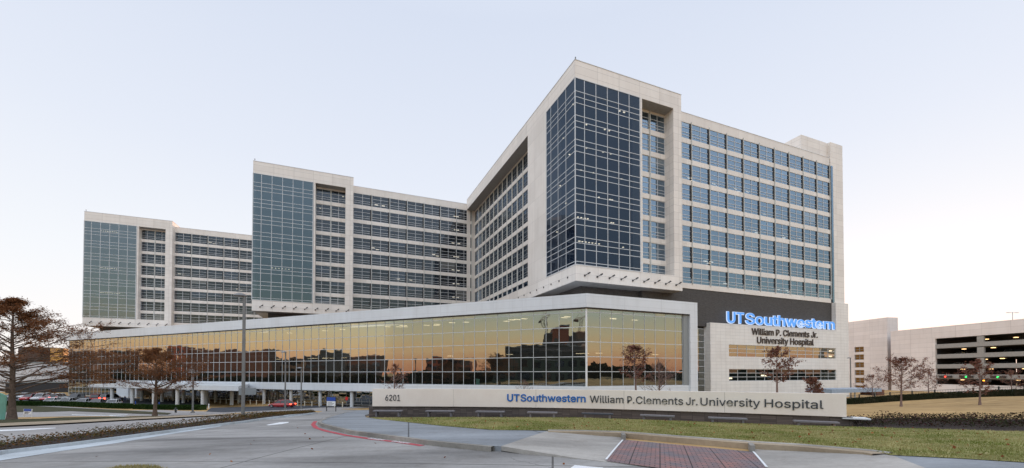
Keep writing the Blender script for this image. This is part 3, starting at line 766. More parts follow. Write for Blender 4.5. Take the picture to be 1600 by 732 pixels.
def tower(C,label,gm,wm,depth,skew=0.0,side=False,lamplist=(),seed=0):
    t=thing('hospital_tower',label,'building',(C.x,C.y,0),TH,'hospital tower blocks')
    fp=lambda i:[(i,i),(W_-i*0,i),(W_-i*0,depth-i*0),(-skew*depth+i,depth)]
    m=MB(E)
    m.prism([(0,0),(W_,0),(W_,depth),(-skew*depth,depth)],zGT,zT)
    m.prism([(0,0),(W_,0),(W_,depth),(-skew*depth,depth)],zOB,zGB)
    m.box(AR,W_,0.0,depth-.01,zGB,zGT)
    m.box(AG+.16,AG+.55,0.0,2.4,zGB,zGT)         # jamb between curtain wall and recess
    # recess spandrels
    for k in range(8):
        zt=zw1-1.7-k*FL  # top of window
    rows=[zw1-.35-k*FL for k in range(8)]
    for k,zt in enumerate(rows):
        zb=zt-WH; nxt=rows[k+1] if k<7 else zGB-.001
        if zb<zGB+.2: zb=zGB+.2
        m.box(AG+.55,AR,2.4,3.0,nxt,zb)
    m.box(AG+.55,AR,2.4,3.0,rows[0],zGT)
    m.build('cladding',M['cream'],t)
    sx0=AG+.55; ww=(AR-sx0-.25)/2
    for k,zt in enumerate(rows):
        zb=max(zt-WH,zGB+.2)
        for c in range(2):
            window(t,sx0+c*(ww+.25),2.55,zb,ww,zt-zb,(0,ww*.42 if c==0 else ww*.5,ww),wm)
    f=MB(E); f.box(sx0+ww+.05,sx0+ww+.20,2.2,2.56,zGB,zGT-.07); f.build('fin',M['finl'],t)
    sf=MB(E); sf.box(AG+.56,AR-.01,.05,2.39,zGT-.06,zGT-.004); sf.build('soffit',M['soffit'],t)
    ts=[0,1.95,4.4,6.9,9.4,11.85,AG]
    hl=hgrid(zGT,zGB)
    curtain(t,(0,-.0),(1,0),(0,-1),ts,zGT,zGB,gm,hl=hl)
    ins=MB(E)
    if side:
        sd=(-skew,1.0)
        ln=math.hypot(*sd); sd=(sd[0]/ln,sd[1]/ln); sn=(-sd[1],sd[0])
        curtain(t,(0,0),sd,sn,[0,3.1,6.0,8.8,10.70],zGT,zGB,gm,hl=hl,label='narrow return of the corner glazing facing left')
        s=MB(E)
        s.wall((0,0),sd,sn,10.79,19.37,zGB,zGT,-3.3,0)
        t0,t1=19.37,depth; w=3.3; rc=-2.7
        edges=[t0,t0+1.75]
        while edges[-1]+w<t1-.3: edges.append(edges[-1]+w)
        edges[-1]=t1-.02
        zr=[zw1-.35-k*FL for k in range(8)]
        for k,zt in enumerate(zr):
            zb=max(zt-WH,zGB+.2); nx=zr[k+1] if k<7 else zGB
            s.wall((0,0),sd,sn,t0,t1,nx,zb,rc-.6,rc)
        s.wall((0,0),sd,sn,t0,t1,zr[0],zGT,rc-.6,rc)
        s.wall((0,0),sd,sn,t1-.01,t1+.3,zGB,zGT,-3.4,-.02)
        s.build('side_wall',M['spandrel'],t)
        sf=MB(E); sf.wall((0,0),sd,sn,t0+.02,t1-.02,zGT-.05,zGT-.004,rc+.02,-.03); sf.build('soffit',M['soffit'],t)
        ang=math.atan2(-sd[1],-sd[0])   # facing outward (-Y local of window -> sn)
        for k,zt in enumerate(zr):
            zb=max(zt-WH,zGB+.2)
            for i in range(len(edges)-1):
                a,b=edges[i],edges[i+1]; wd=b-a-.34
                o=(sd[0]*(b-.17)+sn[0]*(rc-.16),sd[1]*(b-.17)+sn[1]*(rc-.16))
                if k<7: window(t,o[0],o[1],zb,wd,zt-zb,(0,wd*.5,wd) if wd>2 else (0,wd),'side',ang,M['alud'])
            if k==7:
                g=MB(E)
                for i in range(len(edges)-1): g.wall((0,0),sd,sn,edges[i]+.17,edges[i+1]-.17,zb,zt,rc-.25,rc-.20)
                tag(g.build('window',M['side'],t),kind='stuff')
        g=MB(E)
        for i in range(len(edges)-1):
            g.wall((0,0),sd,sn,edges[i]+.001,edges[i]+.16,zGB,zr[0],rc-.3,rc-.06) if i==0 else g.wall((0,0),sd,sn,edges[i]-.17,edges[i]+.17,zGB,zr[0]+.01,rc-.3,rc-.06)
        g.build('pier',M['spandrel'],t)
        g=None
        for e in edges[1:-1]:
            if g is None:
                q=MB(E); q.wall((0,0),sd,sn,-.06,.06,zGB,zr[0]+.8,rc-.05,rc+.10); g=q.build('fin',M['finl'],t); oo=g
            else: oo=g.copy(); col.objects.link(oo); oo.parent=t
            oo.location=(sd[0]*e,sd[1]*e,0)
        ins.wall((0,0),sd,sn,t0,t1,zGB,zGT,rc-2.5,rc-2.0)
        ins.prism([(3.0,3.3),(AG-.2,3.3),(AG-.2,10.5),(3.0,10.5)],zGB,zGT)
        accent(t,(0,0),sd,sn,[2.6+k*3.1 for k in range(8)],zOB+1.15)
    else:
        m=MB(E); m.box(0,.6,.3,depth-.02,zGB,zGT); m.build('side_wall',M['cream'],t)
        ins.prism([(.7,3.0),(AG-.2,3.0),(AG-.2,6),(.7,6)],zGB,zGT)
    ins.box(AG+.4,AR,4.2,4.6,zGB,zGT)
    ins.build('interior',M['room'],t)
    b=MB(E); 
    b.prism([(3.2,3.4),(W_-.3,3.4),(W_-.3,depth-.5),(3.2-skew*depth,depth-.5)],-6.5,zOB-.0)
    b.build('brick_base',M['brick'],t)
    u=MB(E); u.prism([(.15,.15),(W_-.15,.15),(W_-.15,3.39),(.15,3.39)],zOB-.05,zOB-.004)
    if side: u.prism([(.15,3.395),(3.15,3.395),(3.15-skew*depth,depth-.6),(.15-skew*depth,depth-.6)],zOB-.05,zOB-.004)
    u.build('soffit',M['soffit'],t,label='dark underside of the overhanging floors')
    accent(t,(0,0),(1,0),(0,-1),[1.9+k*2.65 for k in range(9)],zOB+1.1)
    bc=MB(E); bc.cyl(.3,.3,zT,zT+.5,.05,8); bc.cyl(.3,.3,zT+.5,zT+.75,.12,10); bc.build('roof_beacon',M['alud'],t)
    cp_=MB(E); cp_.prism([(-.06,-.06),(W_+.05,-.06),(W_+.05,depth),(-skew*depth-.06,depth)],zT+.002,zT+.10); cp_.build('coping',M['alu'],t)
    lamps(t,lamplist,'lamp',(.28,.2,.12))
    return t
M['side']=glass('side_window_glass',.10,(.55,.75,1.0),(.008,.012,.02),.25,edge=.25,vary=True)
rd=random.Random(11)
L1=[]
for k in range(7):
    zc=zGT-2.55-k*FL
    for j in range(rd.choice([2,3,3])): L1.append((rd.uniform(1,13.6),1.5,zc))
L1+= [(1.6+.72*k,1.4,zGT-2.6-6*FL) for k in range(7)]+[(1.4+.7*k,1.4,zGT-2.6-5*FL) for k in range(4)]
L1+= [(1.4,3.0+3*(k%2)+.7*k,zGT-2.7-k*FL) for k in range(6)]
L1+= [(rd.uniform(15.5,22),3.4,zw1-1.0-k*FL) for k in (4,5,6,6,2)]
L2=[(4.4+.8*k,1.4,zGT-2.6-5*FL) for k in range(6)]+[(16,3.4,zw1-1.3-FL),(22,3.4,zw1-1.3)]
L3=[(3.9+.62*k,1.4,zGT-2.6) for k in range(8)]+[(4.0+.62*k,1.4,zGT-2.6-3*FL) for k in range(8)]+[(4.2+.62*k,1.4,zGT-2.6-5*FL) for k in range(9)]
tower(C1,'nearest and tallest tower block with a navy glass corner over a cream overhang','navy','blue',64.6,.032,True,L1)
tower(C2,'middle cream tower block with blue green glass front, behind the podium roof','teal','slate',30,0,False,L2)
tower(C3,'farthest cream tower block with pale green glass at the left end of the hospital','tealp','slate',30,0,False,L3)

def wing(C,label,wm,nb,endpiece=False,a_end=None,wr=2.45,lit=()):
    t=thing('hospital_wing',label,'building',(C.x,C.y,0),TH,'hospital ward wings')
    a0=W_; bw=5.16; a1=a0+nb*bw if a_end is None else a_end
    m=MB(E)
    rows=[zw1-k*FL for k in range(8)]
    zbot=17.8
    for k,zt in enumerate(rows):
        nx=rows[k+1] if k<7 else zbot
        m.box(a0+.01,a1,wr,wr+.5,nx,zt-WH)
    m.box(a0+.01,a1,wr,wr+.5,rows[0],zW)
    m.box(a0+.01,a1,wr+.5,wr+22,zW-1.2,zW-.3)
    m.build('wall',M['spandrel'],t)
    cpn=MB(E); cpn.box(a0+.02,a1,wr-.05,wr+.6,zW+.002,zW+.09); cpn.build('coping',M['alu'],t)
    for k,zt in enumerate(rows):
        for i in range(nb):
            x=a0+i*bw; w=min(bw,a1-x)
            if w<1.2: continue
            g=w-.20
            window(t,x+.10,wr+.09,zt-WH,g,WH,(0,g*.5,g) ,wm)
    d=None
    for i in range(nb):
        x=a0+(i+1)*bw
        if x>a1+.1: continue
        if d is None:
            q=MB(E); q.box(-.42,-.11,wr+.012,wr+.026,zbot+2.2,zw1-.02); d=q.build('fin_shadow_strip',M['dark'],t); o=d  # dark strip paints in the shadow beside each fin
            q=MB(E); q.box(-.055,.055,wr-.20,wr-.01,zbot+.9,zw1+.35); fd=q.build('fin',M['finl'],t); f=fd
        else:
            o=d.copy(); col.objects.link(o); o.parent=t; f=fd.copy(); col.objects.link(f); f.parent=t
        o.location=(x,0.0,0); f.location=(x,0,0)
    ins=MB(E); ins.box(a0+.05,a1-.05,wr+1.9,wr+2.2,zbot,zW-1.3); 
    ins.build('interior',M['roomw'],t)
    lamps(t,lit,'lampw',(.9,.25,.07))
    return t
def litset(seed,rows,a0,a1,wr=2.45,n=3):
    r_=random.Random(seed); out=[]
    for k in rows:
        for j in range(n):
            a=r_.uniform(a0,a1); out.append((a,wr+1.2,zw1-k*FL-WH+1.25)); 
            if r_.random()<.6: out.append((a+1.2,wr+1.5,zw1-k*FL-WH+.95))
    return out
lit1=litset(4,[2,4,6,7],W_+3,W_+45)+litset(5,[2,3,6],W_+3,W_+36,n=1)
w1=wing(C1,'right hand ward wing with ten bays of blue windows above the dark brick band','blue',10,lit=lit1)
# wing 1 end piece, brick band, lower wall
a77=77.5; aE=81.86; wr=2.45; zE=59.3
m=MB(E)
m.box(a77-.75+.0,aE,wr-.02,wr+20,-6.5,zE-3.6); m.box(67.2,aE,wr+6,wr+30,zW-1.0,zE) if False else None
m.build('end_wall',M['cream'],w1)
m=MB(E); c=[(62.3,wr+16.2),(62.3,wr+30),(aE,wr+30),(aE,wr-.02),(a77-.7,wr-.02),(66.6,wr+.65)]
m.prism([(66.6,wr+.65),(66.6,wr+14),(aE,wr+14),(aE,wr-.021),(a77-.6,wr-.021),(a77-.6,wr+.65)],zE-3.601,zE-.0)
m.build('roof_screen',M['cream'],w1,label='raised cream roof screen at the far right corner')
m=MB(E); m.box(W_-8,a77-.76,wr-.0+.12,wr+20,10.0,17.79); m.build('brick_band',M['brick'],w1)
m=MB(E); m.box(a77-.755,a77-.75+.7,wr-.2,wr+.2,17.9,zw1-.0); m.build('corner_glazing',M['blue'],w1)
LW=wr-.85   # lower wall plane
m=MB(E)
aL=34.0
zs=[10.75,6.2,3.56,.83,-1.78,-6.6]
m.box(aL,aE,LW,LW+.6,zs[1],zs[0]); m.box(aL,aE,LW,LW+.6,zs[3],zs[2]); m.box(aL,aE,LW,LW+.6,zs[5],zs[4])
for z0,z1 in ((zs[2],zs[1]),(zs[4],zs[3])):
    m.box(aL,39.4,LW,LW+.6,z0,z1); m.box(76.6,aE,LW,LW+.6,z0,z1)
m.box(aL,aL+.6,LW+.601,LW+6,-6.6,10.75); m.box(a77-.74,aE,LW,wr-.02,10.751,17.8)
m.box(aL+.61,aE-.01,LW+.61,wr+.11,10.2,10.74)
m.build('lower_wall',M['cream2'],w1)
for (z0,z1),g in (((zs[2],zs[1]),'gold'),((zs[4],zs[3]),'dgold')):
    if g=='dgold': M['dgold']=glass('lower_strip_glass',.06,(.9,1.0,.95),(.01,.015,.015),.4)
    ts=[39.4+i*(76.6-39.4)/13 for i in range(14)]
    h=(z1-z0)
    cw=curtain(w1,(0,LW+.25),(1,0),(0,-1),ts,z1,z0,g,'alu',[z0+h*.34,z0+h*.67],name='strip_window',bar=.09)
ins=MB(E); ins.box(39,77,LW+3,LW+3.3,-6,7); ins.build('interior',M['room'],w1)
lamps(w1,[(51.5,LW+1.2,-.6),(52.6,LW+1.3,-.65),(76.0,LW+1,4.2),(76.1,LW+1,5.6),(41.5,LW+1.4,-1.2)],'lamp',(.5,.4,.3))
curtain(w1,(0,LW+1.6),(1,0),(0,-1),[28.5,31.9,aL-.01],9.5,-6.5,'gold','alu',[9.5-1.35*k for k in range(1,12)],name='stair_window',bar=.09)
ins=MB(E); ins.box(28,aL-.02,LW+4.5,LW+4.8,-6,9.4); ins.box(27.5,aL-.01,LW+1.7,LW+5,9.55,10.1); ins.build('interior',M['dark'],w1)
# illuminated letters
M['ltblue']=emit('letter_blue',(.13,.36,.86),1.0); M['ltwhite']=emit('letter_edge_white',(.55,.68,.92),1.0)
M['ltdark']=simple('letter_bronze',(.05,.035,.03),.4)
def wall_text(body,a0,a1,zb,cap,off,ext,y,mat,label,name='sign_letters',k=None):
    me=text_mesh(body,1.0,.5,off); x0,kk=fit(me,a1-a0)
    for v in me.vertices:
        v.co=Vector((a0+(v.co.x-x0)*kk, y-(v.co.z)*ext, zb+E+v.co.y*cap/CAPH))
    me.materials.append(mat); o=bpy.data.objects.new(name,me); col.objects.link(o); o.parent=w1; o['label']=label
    bm=bmesh.new(); bm.from_mesh(me); bmesh.ops.recalc_face_normals(bm,faces=bm.faces); bm.to_mesh(me); bm.free()
for body,x0,x1 in (('UT',38.7,43.8),('Southwestern',44.4,75.7)):
    wall_text(body,x0-.10,x1+.10,10.95,2.30,.034,.16,LW-.12,M['ltwhite'],'glowing white edge of the rooftop letters '+body)
    wall_text(body,x0,x1,11.0,2.25,.012,.12,LW-.30,M['ltblue'],'glowing blue faces of the rooftop letters '+body)
wall_text('William P. Clements Jr.',46.4,69.3,8.62,1.42,.012,.14,LW-.1,M['ltdark'],'dark raised letters William P. Clements Jr. on the cream wall')
wall_text('University Hospital',48.1,67.8,6.72,1.42,.012,.14,LW-.1,M['ltdark'],'dark raised letters University Hospital on the cream wall')
lit2=[(W_+30.5+(k%2)*1.5+random.Random(k).uniform(-.5,.5),2.45+1.2,zw1-(k//2)*FL-2.1) for k in range(14)]+litset(8,[0,3,5],W_+4,W_+24,n=2)
wing(C2,'middle ward wing running right to meet the side of the nearest tower','slate',7,a_end=61.6,lit=lit2)
wing(C3,'far left ward wing with dark slatted windows, ending behind the middle tower','slate',6,a_end=54.0,lit=litset(9,[0,1,3,4,6],W_+1,W_+22,n=1))

# ---- podium
PC=Vector((11.44,62.12)); pa=21.8; pL=162.2
zPT,zPB,zPG=12.17,10.07,-2.12; zLB=-3.62
pod=thing('hospital_podium','long low entrance building with gold mirrored glass under a white fascia','building',(PC.x,PC.y,0),TH)
q2=math.sqrt(.5); dl=(-q2,q2); nl=(-q2,-q2); fu=(1,0); nf=(0,-1)
def L(t,o=0): return (dl[0]*t+nl[0]*o, dl[1]*t+nl[1]*o)
def mitre(o):      # outward-offset corner of the two faces
    # intersection of the line offset o from long face and front face
    y=-o; # front face plane y=-o
    # long: x*nl0+y*nl1=o -> -q2*x - q2*y = o
    x=(-o/q2)-y
    return (x,y)
def shell(mb,o0,o1,z0,z1,t1=pL,a1=pa,over=0):
    c0,c1=mitre(o0),mitre(o1)
    def LL(t,o): return (dl[0]*t+nl[0]*o,dl[1]*t+nl[1]*o)
    mb.prism([c0,LL(t1,o0),LL(t1,o1),c1],z0,z1)
    mb.prism([c0,c1,(a1,-o1),(a1,-o0)],z0,z1)
m=MB(E)
m.prism([mitre(.55),(pa+.3,-.55),(pa+.3,14),(-40,40),L(pL+3,-26),L(pL+3,.55)],zPB,zPT)
m.box(pa-1.35,pa+.3,-.55,8,-6.6,zPB)
m.build('fascia',M['white'],pod)
m=MB(E); m.prism([mitre(.42),(pa-1.36,-.42),(pa-1.36,1),(-3,3.5),L(pL+2,-2),L(pL+2,.42)],zPB-.13,zPB-.005); m.build('dark_shade',M['dark'],pod)  # dark band painting in the shadow line beneath the fascia
m=MB(E); m.box(pa-2.55,pa-1.36,-.2,1.0,zPG-.5,zPB-.14); m.build('jamb',M['alud'],pod)
tb=134.0
m=MB(E); c0,c1=mitre(-6),mitre(.25)
m.prism([c0,L(tb,-6),L(tb,.25),c1],zLB,zPG); m.prism([c0,c1,(pa-1.36,-.25),(pa-1.36,6)],zLB,zPG)
m.prism([L(128,-3),L(134,-3),L(134,.2),L(128,.2)],-6.9,zLB-.001)
m.build('lower_band',M['white'],pod)
pw=2.1625
hl=[10.04-.62-2.306*k for k in range(0,5)]
ts=[pw*k for k in range(0,62)]
tsA=[pw*k for k in range(0,63)]
curtain(pod,(0,0),dl,nl,tsA,zPB-.14,zPG,'gold','mull',hl,name='curtain_wall',bar=.06,label='long gold glazed wall facing the drive')
tsB=[pw*k for k in range(62,76)]
curtain(pod,(0,0),dl,nl,tsB,zPB-.14,-6.8,'gold','mull',hl+[zPG-.02,zPG-2.3],name='curtain_wall',bar=.06,label='full height glazing at the far left end')
tsF=[0.0]+[pw*k+.35 for k in range(1,9)]+[pa-2.56]
curtain(pod,(0,0),fu,nf,tsF,zPB-.14,zPG,'gold','mull',hl,name='curtain_wall',bar=.06,label='gold glazing facing the sign wall')
m=MB(E); m.tube([(*mitre(.05),zPG),(*mitre(.05),zPB-.14)],.16,10); m.build('corner_post',M['white_p'],pod)
m=MB(E)   # floors inside
for z in (3.6,):
    m.prism([mitre(-.9),(pa-2.6,.9),(pa-2.6,9),L(pL-1,-9),L(pL-1,-.9)],z,z+.5)
m.build('floor_slab',M['slab'],pod)
m=MB(E); m.prism([mitre(-7),L(pL-1,-7),L(pL-1,-7.4),mitre(-7.4)],-6.8,zPB); m.prism([mitre(-7),mitre(-7.4),(pa-2.6,7.4),(pa-2.6,7)],-6.8,zPB); m.build('interior_wall',M['roomp'],pod)
m=MB(E); m.prism([L(pL-.1,-.2),L(pL+.3,-.2),L(pL+.3,-25),L(pL-.1,-25)],-6.9,zPB-.01); m.build('end_wall',M['cream'],pod)
rd=random.Random(21); LS=[]
for k in range(30):
    t=rd.uniform(2,75); o=rd.uniform(-4.5,-2.0); p=L(t,o); LS.append((p[0],p[1],rd.choice([9.2,9.2,3.2])))
for k in range(6): LS.append((rd.uniform(1,18),rd.uniform(2,4),rd.choice([9.2,3.2])))
lamps(pod,LS,'lampp',(1.1,.35,.06))
# recessed storefront at ground level
hs=[-6.9+.75*k for k in range(1,5)]
curtain(pod,L(0,-5.5),dl,nl,[pw*k for k in range(8,58)],zLB,-6.85,'shop','alu',hs,name='storefront',bar=.09)
m=MB(E); m.prism([L(14,-5.4),L(128,-5.4),L(128,.2),L(14,.2)],zLB-.06,zLB-.005); m.build('soffit',M['soffit'],pod)
c=None
for k in range(0,15):
    t=13.1+8.65*k
    if t>127: break
    q=MB(E); 
    if c is None: q.cyl(0,0,-7.1,zLB-.02,.33,16); c=q.build('column',M['conc'],pod,smooth=False); o=c
    else: o=c.copy(); col.objects.link(o); o.parent=pod
    p=L(t,-.6); o.location=(p[0],p[1],0)
# doors
for t in (40.5,75.5):
    q=MB(E)
    for k in range(4):
        a=t+k*1.05
        q.wall(L(0,-5.3),dl,nl,a,a+.12,-6.9,-4.5,-.05,.1)
    q.wall(L(0,-5.3),dl,nl,t,t+3.27,-4.6,-4.4,-.06,.11); q.wall(L(0,-5.3),dl,nl,t+.13,t+3.0,-6.85,-6.7,-.04,.09)
    q.build('door',M['white_p'],pod,label='white framed glass entrance doors')
lamps_p=[]
# ---- porte-cochere canopy
can=thing('entrance_canopy','flat white drop-off canopy on round columns in front of the podium','canopy',(PC.x,PC.y,0),TH)
m=MB(E); m.prism([L(77.5,.4),L(112,.4),L(112,11.4),L(64,11.4)],-3.42,-2.5); m.prism([L(112.01,.4),L(120,.4),L(120,11.4),L(112.01,11.4)],-3.42,-2.75)
m.build('roof',M['white'],can)
m=MB(E); m.prism([L(60.5,.35),L(63.99,.35),L(63.99,11.2),L(62.3,9)],-5.0,-3.0); m.build('wall_screen',M['alud'],can) if False else None
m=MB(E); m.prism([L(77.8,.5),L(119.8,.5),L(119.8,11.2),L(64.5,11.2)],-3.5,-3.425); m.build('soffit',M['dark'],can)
m=MB(E); m.prism([L(63.95,11.35),L(63.7,11.2),L(62.0,9.3),L(62.2,9.2)],-4.2,-2.9); m.build('side_screen',M['alud'],can)
c=None
for k in range(5):
    for o_ in (10.6,4.9):
        t=67.6+8.65*(k+1)-0.05
        if c is None: q=MB(E); q.cyl(0,0,-7.2,-3.5,.34,16); c=q.build('column',M['conc'],can); o=c
        else: o=c.copy(); col.objects.link(o); o.parent=can
        p=L(t,o_); o.location=(p[0],p[1],0)
def podw(t,o):
    p=L(t,o); q=PC+U*p[0]+V*p[1]; return q
# bollards
bproto=None
def bollard(p,label,mat='bollard',group='bollards by the hospital entrance',h=1.0):
    global bproto
    if bproto is None:
        bproto={}
    if mat not in bproto:
        q=MB(); q.cyl(0,0,-.1,h,.10,10); q.cyl(0,0,h,h+.05,.10,10,.05); o=q.build('bollard',M[mat],smooth=False); bproto[mat]=o
    else: o=bproto[mat].copy(); col.objects.link(o)
    tag(o,label,'bollard',group); o.location=(p.x,p.y,hw(p.x,p.y))
for k in range(26):
    bollard(podw(66+k*2.05,2.2),'short cream bollard in the row along the podium wall under the canopy')
for k in range(9):
    bollard(podw(47.5+k*2.05,2.0),'short cream bollard in the row right of the canopy','bollard','bollards right of the canopy')
for k,t in enumerate((88,97,106)):
    bollard(podw(t,12.3),'short blue post standing %s the canopy columns'%('right of','midway along','left of')[k] if False else ['blue post in front of the canopy nearest the right end','blue post in front of the canopy middle','blue post in front of the canopy nearest the left end'][k],'bluep','blue posts before the canopy',.8)
a=G(322,643); b=G(326,639)
bollard(at(323,72),'white post beside the right end of the hedge, the nearer one','white_p','white posts by the hedge',.8)
bollard(at(327,76),'taller white post beside the right end of the hedge, the farther one','white_p','white posts by the hedge',1.0)
# hydrant-like dark post
t=thing('fire_hydrant','small dark hydrant by the verge between the brown tree and the lamp post','hydrant',(at(275.5,60).x,60,hw(at(275.5,60).x,60)))
q=MB(); q.cyl(0,0,-.05,.62,.13,12); q.cyl(0,0,.62,.78,.15,12,.05); q.build('body',M['bluep'] if False else M['fixture'],t)
q=MB(); q.tube([(-.24,0,.45),(.24,0,.45)],.07,8); q.build('outlet',M['alud'],t)

# ------------------------------------------------------------------ hedges
def hedge(name,pts,w,h,label,mat='hedge',n=6000,seed=1,group=None):
    rd=random.Random(seed); vs=[];fs=[]
    base=MB(); 
    Ls=[(pts[i+1]-pts[i]).length for i in range(len(pts)-1)]; T=sum(Ls)
    def pt(s):
        for i,l in enumerate(Ls):
            if s<=l or i==len(Ls)-1:
                d=(pts[i+1]-pts[i]).normalized(); return pts[i]+d*s,d
            s-=l
    for i in range(int(T/1.0)):
        a,d=pt(i*T/int(T)); b,_=pt((i+1)*T/int(T)); n_=Vector((-d.y,d.x))*w*.42
        z=hw(a.x,a.y); base.prism([a-n_,b-n_,b+n_,a+n_],z-.3,z+h*.88)
    base_o=None
    for k in range(n):
        s=rd.uniform(0,T); p,d=pt(s); nn=Vector((-d.y,d.x))
        f=rd.random()
        if f<.45: o=rd.uniform(-w/2,w/2); z=h*rd.uniform(.88,1.06)
        else: o=(w/2)*(1 if rd.random()<.5 else -1)*rd.uniform(.85,1.03); z=rd.uniform(0,h)
        p=p+nn*o; c=Vector((p.x,p.y,hw(p.x,p.y)+z)); sz=rd.uniform(.05,.11)
        a=Vector((rd.gauss(0,1),rd.gauss(0,1),rd.gauss(0,1))).normalized()*sz; b=a.cross(Vector((rd.gauss(0,1),rd.gauss(0,1),rd.gauss(0,1)))).normalized()*sz*.7
        i=len(vs); vs+=[c-a,c+b,c+a,c-b]; fs.append((i,i+1,i+2,i+3))
    base.add(vs,fs); o=base.build(name,M[mat],fixn=False); tag(o,label,'hedge',group); return o
hedge('hedge',[at(-10,86),at(100,85),at(205,78)],1.1,.95,'clipped dark green hedge in front of the parked cars',n=9000,seed=2)
hedge('hedge',[at(213,77.5),at(270,73),at(319,69)],1.1,.85,'clipped dark green hedge in front of the canopy columns',n=6000,seed=3)

# ------------------------------------------------------------------ trees
def tree(loc,h,r,label,kind='cypress',seed=0,nleaf=5000,leaf='brownleaf',bark='bark',clear=.22,group=None,name='tree',dens=1.0,stem=1.0,ls=.10,lift=.15):
    rd=random.Random(seed)
    t=thing(name,label,'tree',(loc.x,loc.y,hw(loc.x,loc.y)),0,group)
    tb=MB(); lv=[]; r0=h*.019*stem
    bend=[Vector((rd.uniform(-.02,.02)*h,rd.uniform(-.02,.02)*h,0)) for _ in range(4)]
    def tp(s): # point on trunk
        k=s*3; i=min(2,int(k)); f=k-i; b=bend[i]*(1-f)+bend[i+1]*f if i<3 else bend[3]
        return Vector((b.x*s,b.y*s,h*s))
    N=9
    tb.tube([(0,0,-.3)]+[tp(i/N) for i in range(0,N+1)],[r0*1.9]+[r0*(1.45 if i==0 else 1)*(1-.93*i/N)+.01 for i in range(N+1)],8)
    nb=int((34 if kind=='cypress' else 26)*dens)
    tips=[]
    for i in range(nb):
        s=clear+(1-clear)*((i+rd.random()*.8)/nb)**.95
        if kind=='cypress':
            prof=(1-((s-clear)/(1-clear)))**.95*(.75+.75*min(1,(s-clear)/.12+.3)) ; el=R(rd.uniform(2,26))+lift*(s)
        else:
            u=(s-clear)/(1-clear); prof=math.sin(math.pi*min(1,.16+.84*u)**.75)*.98+.10; el=R(rd.uniform(18,48))*(.7+.6*u)
        ln=r*prof*rd.uniform(.65,1.12); az=rd.uniform(0,6.283) if i%2 else i*2.4
        p=tp(min(.99,s)); d=Vector((math.cos(az)*math.cos(el),math.sin(az)*math.cos(el),math.sin(el)))
        pts=[p]; seg=5; q=p.copy(); rr=[max(.012,r0*.38*(1-s*.75))]
        for k in range(seg):
            d=(d+Vector((rd.gauss(0,.09),rd.gauss(0,.09),rd.gauss(.02 if kind=='cypress' else .05,.07)))).normalized()
            q=q+d*ln/seg; pts.append(q.copy()); rr.append(rr[0]*(1-.17*(k+1)))
            if k>=1:
                # side twigs
                for _ in range(2 if kind=='cypress' else 2):
                    dd=(d+Vector((rd.gauss(0,.75),rd.gauss(0,.75),rd.gauss(0,.22 if kind=='cypress' else .5)))).normalized()
                    l2=ln*rd.uniform(.14,.34); e=q+dd*l2; tb.tube([q,q+dd*l2*.5,e],[rr[0]*.38,rr[0]*.28,.006],4,False); tips.append((q,e)); 
                    for _ in range(2):
                        d3=(dd+Vector((rd.gauss(0,.7),rd.gauss(0,.7),rd.gauss(0,.35)))).normalized(); e3=q+dd*l2*rd.uniform(.4,.9); e4=e3+d3*l2*.6
                        tb.tube([e3,e4],[rr[0]*.2,.005],3,False); tips.append((e3,e4))
        tb.tube(pts,rr,5,False); tips.append((pts[-2],pts[-1]))
    tb.build('trunk',M[bark],t,smooth=True,fixn=False)
    vs=[];fs=[]
    if nleaf:
        keep=[x for x in tips if rd.random()<.8]
        for k in range(nleaf):
            a,b=rd.choice(keep); f=rd.uniform(.1,1.15); c=a+(b-a)*f+Vector((rd.gauss(0,.09),rd.gauss(0,.09),rd.gauss(-.02,.05 if kind=='cypress' else .09)))*(r/3.5+.35)
            s=ls*rd.uniform(.5,1.5)
            u=Vector((rd.gauss(0,1),rd.gauss(0,1),rd.gauss(0,.5))).normalized()*s; w=u.cross(Vector((rd.gauss(0,1),rd.gauss(0,1),rd.gauss(0,1)))).normalized()*s*(.28 if kind=='cypress' else .5)
            i=len(vs); vs+=[c-u,c+w,c+u,c-w]; fs.append((i,i+1,i+2,i+3))
        mb=MB(); mb.add(vs,fs); mb.build('crown',M[leaf],t,fixn=False)
    return t
tree(at(20,33),9.9,5.7,'largest rusty brown bald cypress at the far left by the green glass panel','cypress',3,44000,ls=.075,clear=.20,stem=1.25,dens=2.1)
tree(at(243,49),8.2,4.8,'rusty brown cypress with a spreading crown in front of the canopy','cypress',5,30000,ls=.075,clear=.30,stem=1.3,dens=1.8)
tree(at(617,44),5.6,1.35,'small bare reddish tree behind the 6201 end of the sign wall','young',9,1500,'redleaf','barkp',ls=.055,clear=.3,dens=1.2)
tree(at(818,46),4.2,1.3,'tiny leafless sapling behind the blue lettering of the sign wall','young',10,200,'redleaf','barkp',ls=.05,clear=.3)
tree(at(993,42),7.1,2.1,'young red leaved tree in front of the podium corner glazing','young',12,2600,'redleaf','barkp',ls=.085,clear=.45,dens=1.1)
tree(at(1030,43),5.9,1.9,'bare multi twig shrub beside the young red tree at the podium','young',13,120,'redleaf','barkp',ls=.05,clear=.25,dens=1.6)
tree(at(1214,42),6.2,2.0,'young red leaved tree below the hospital name on the cream wall','young',14,2300,'redleaf','barkp',ls=.085,clear=.42,dens=1.1)
tree(at(1407,54),6.3,2.9,'reddish tree on the dry lawn before the stair tower of the garage','young',15,3600,'redleaf','barkp',ls=.085,clear=.3,dens=1.4)
tree(at(1530,51),5.6,2.0,'slender brown tree on the dry lawn before the open garage decks','young',17,2600,'redleaf','barkp',ls=.085,clear=.22)
tree(at(1450,70),5.0,2.4,'small reddish tree at the fence right of the larger lawn tree','young',18,700,'redleaf','barkp',ls=.10,clear=.25)
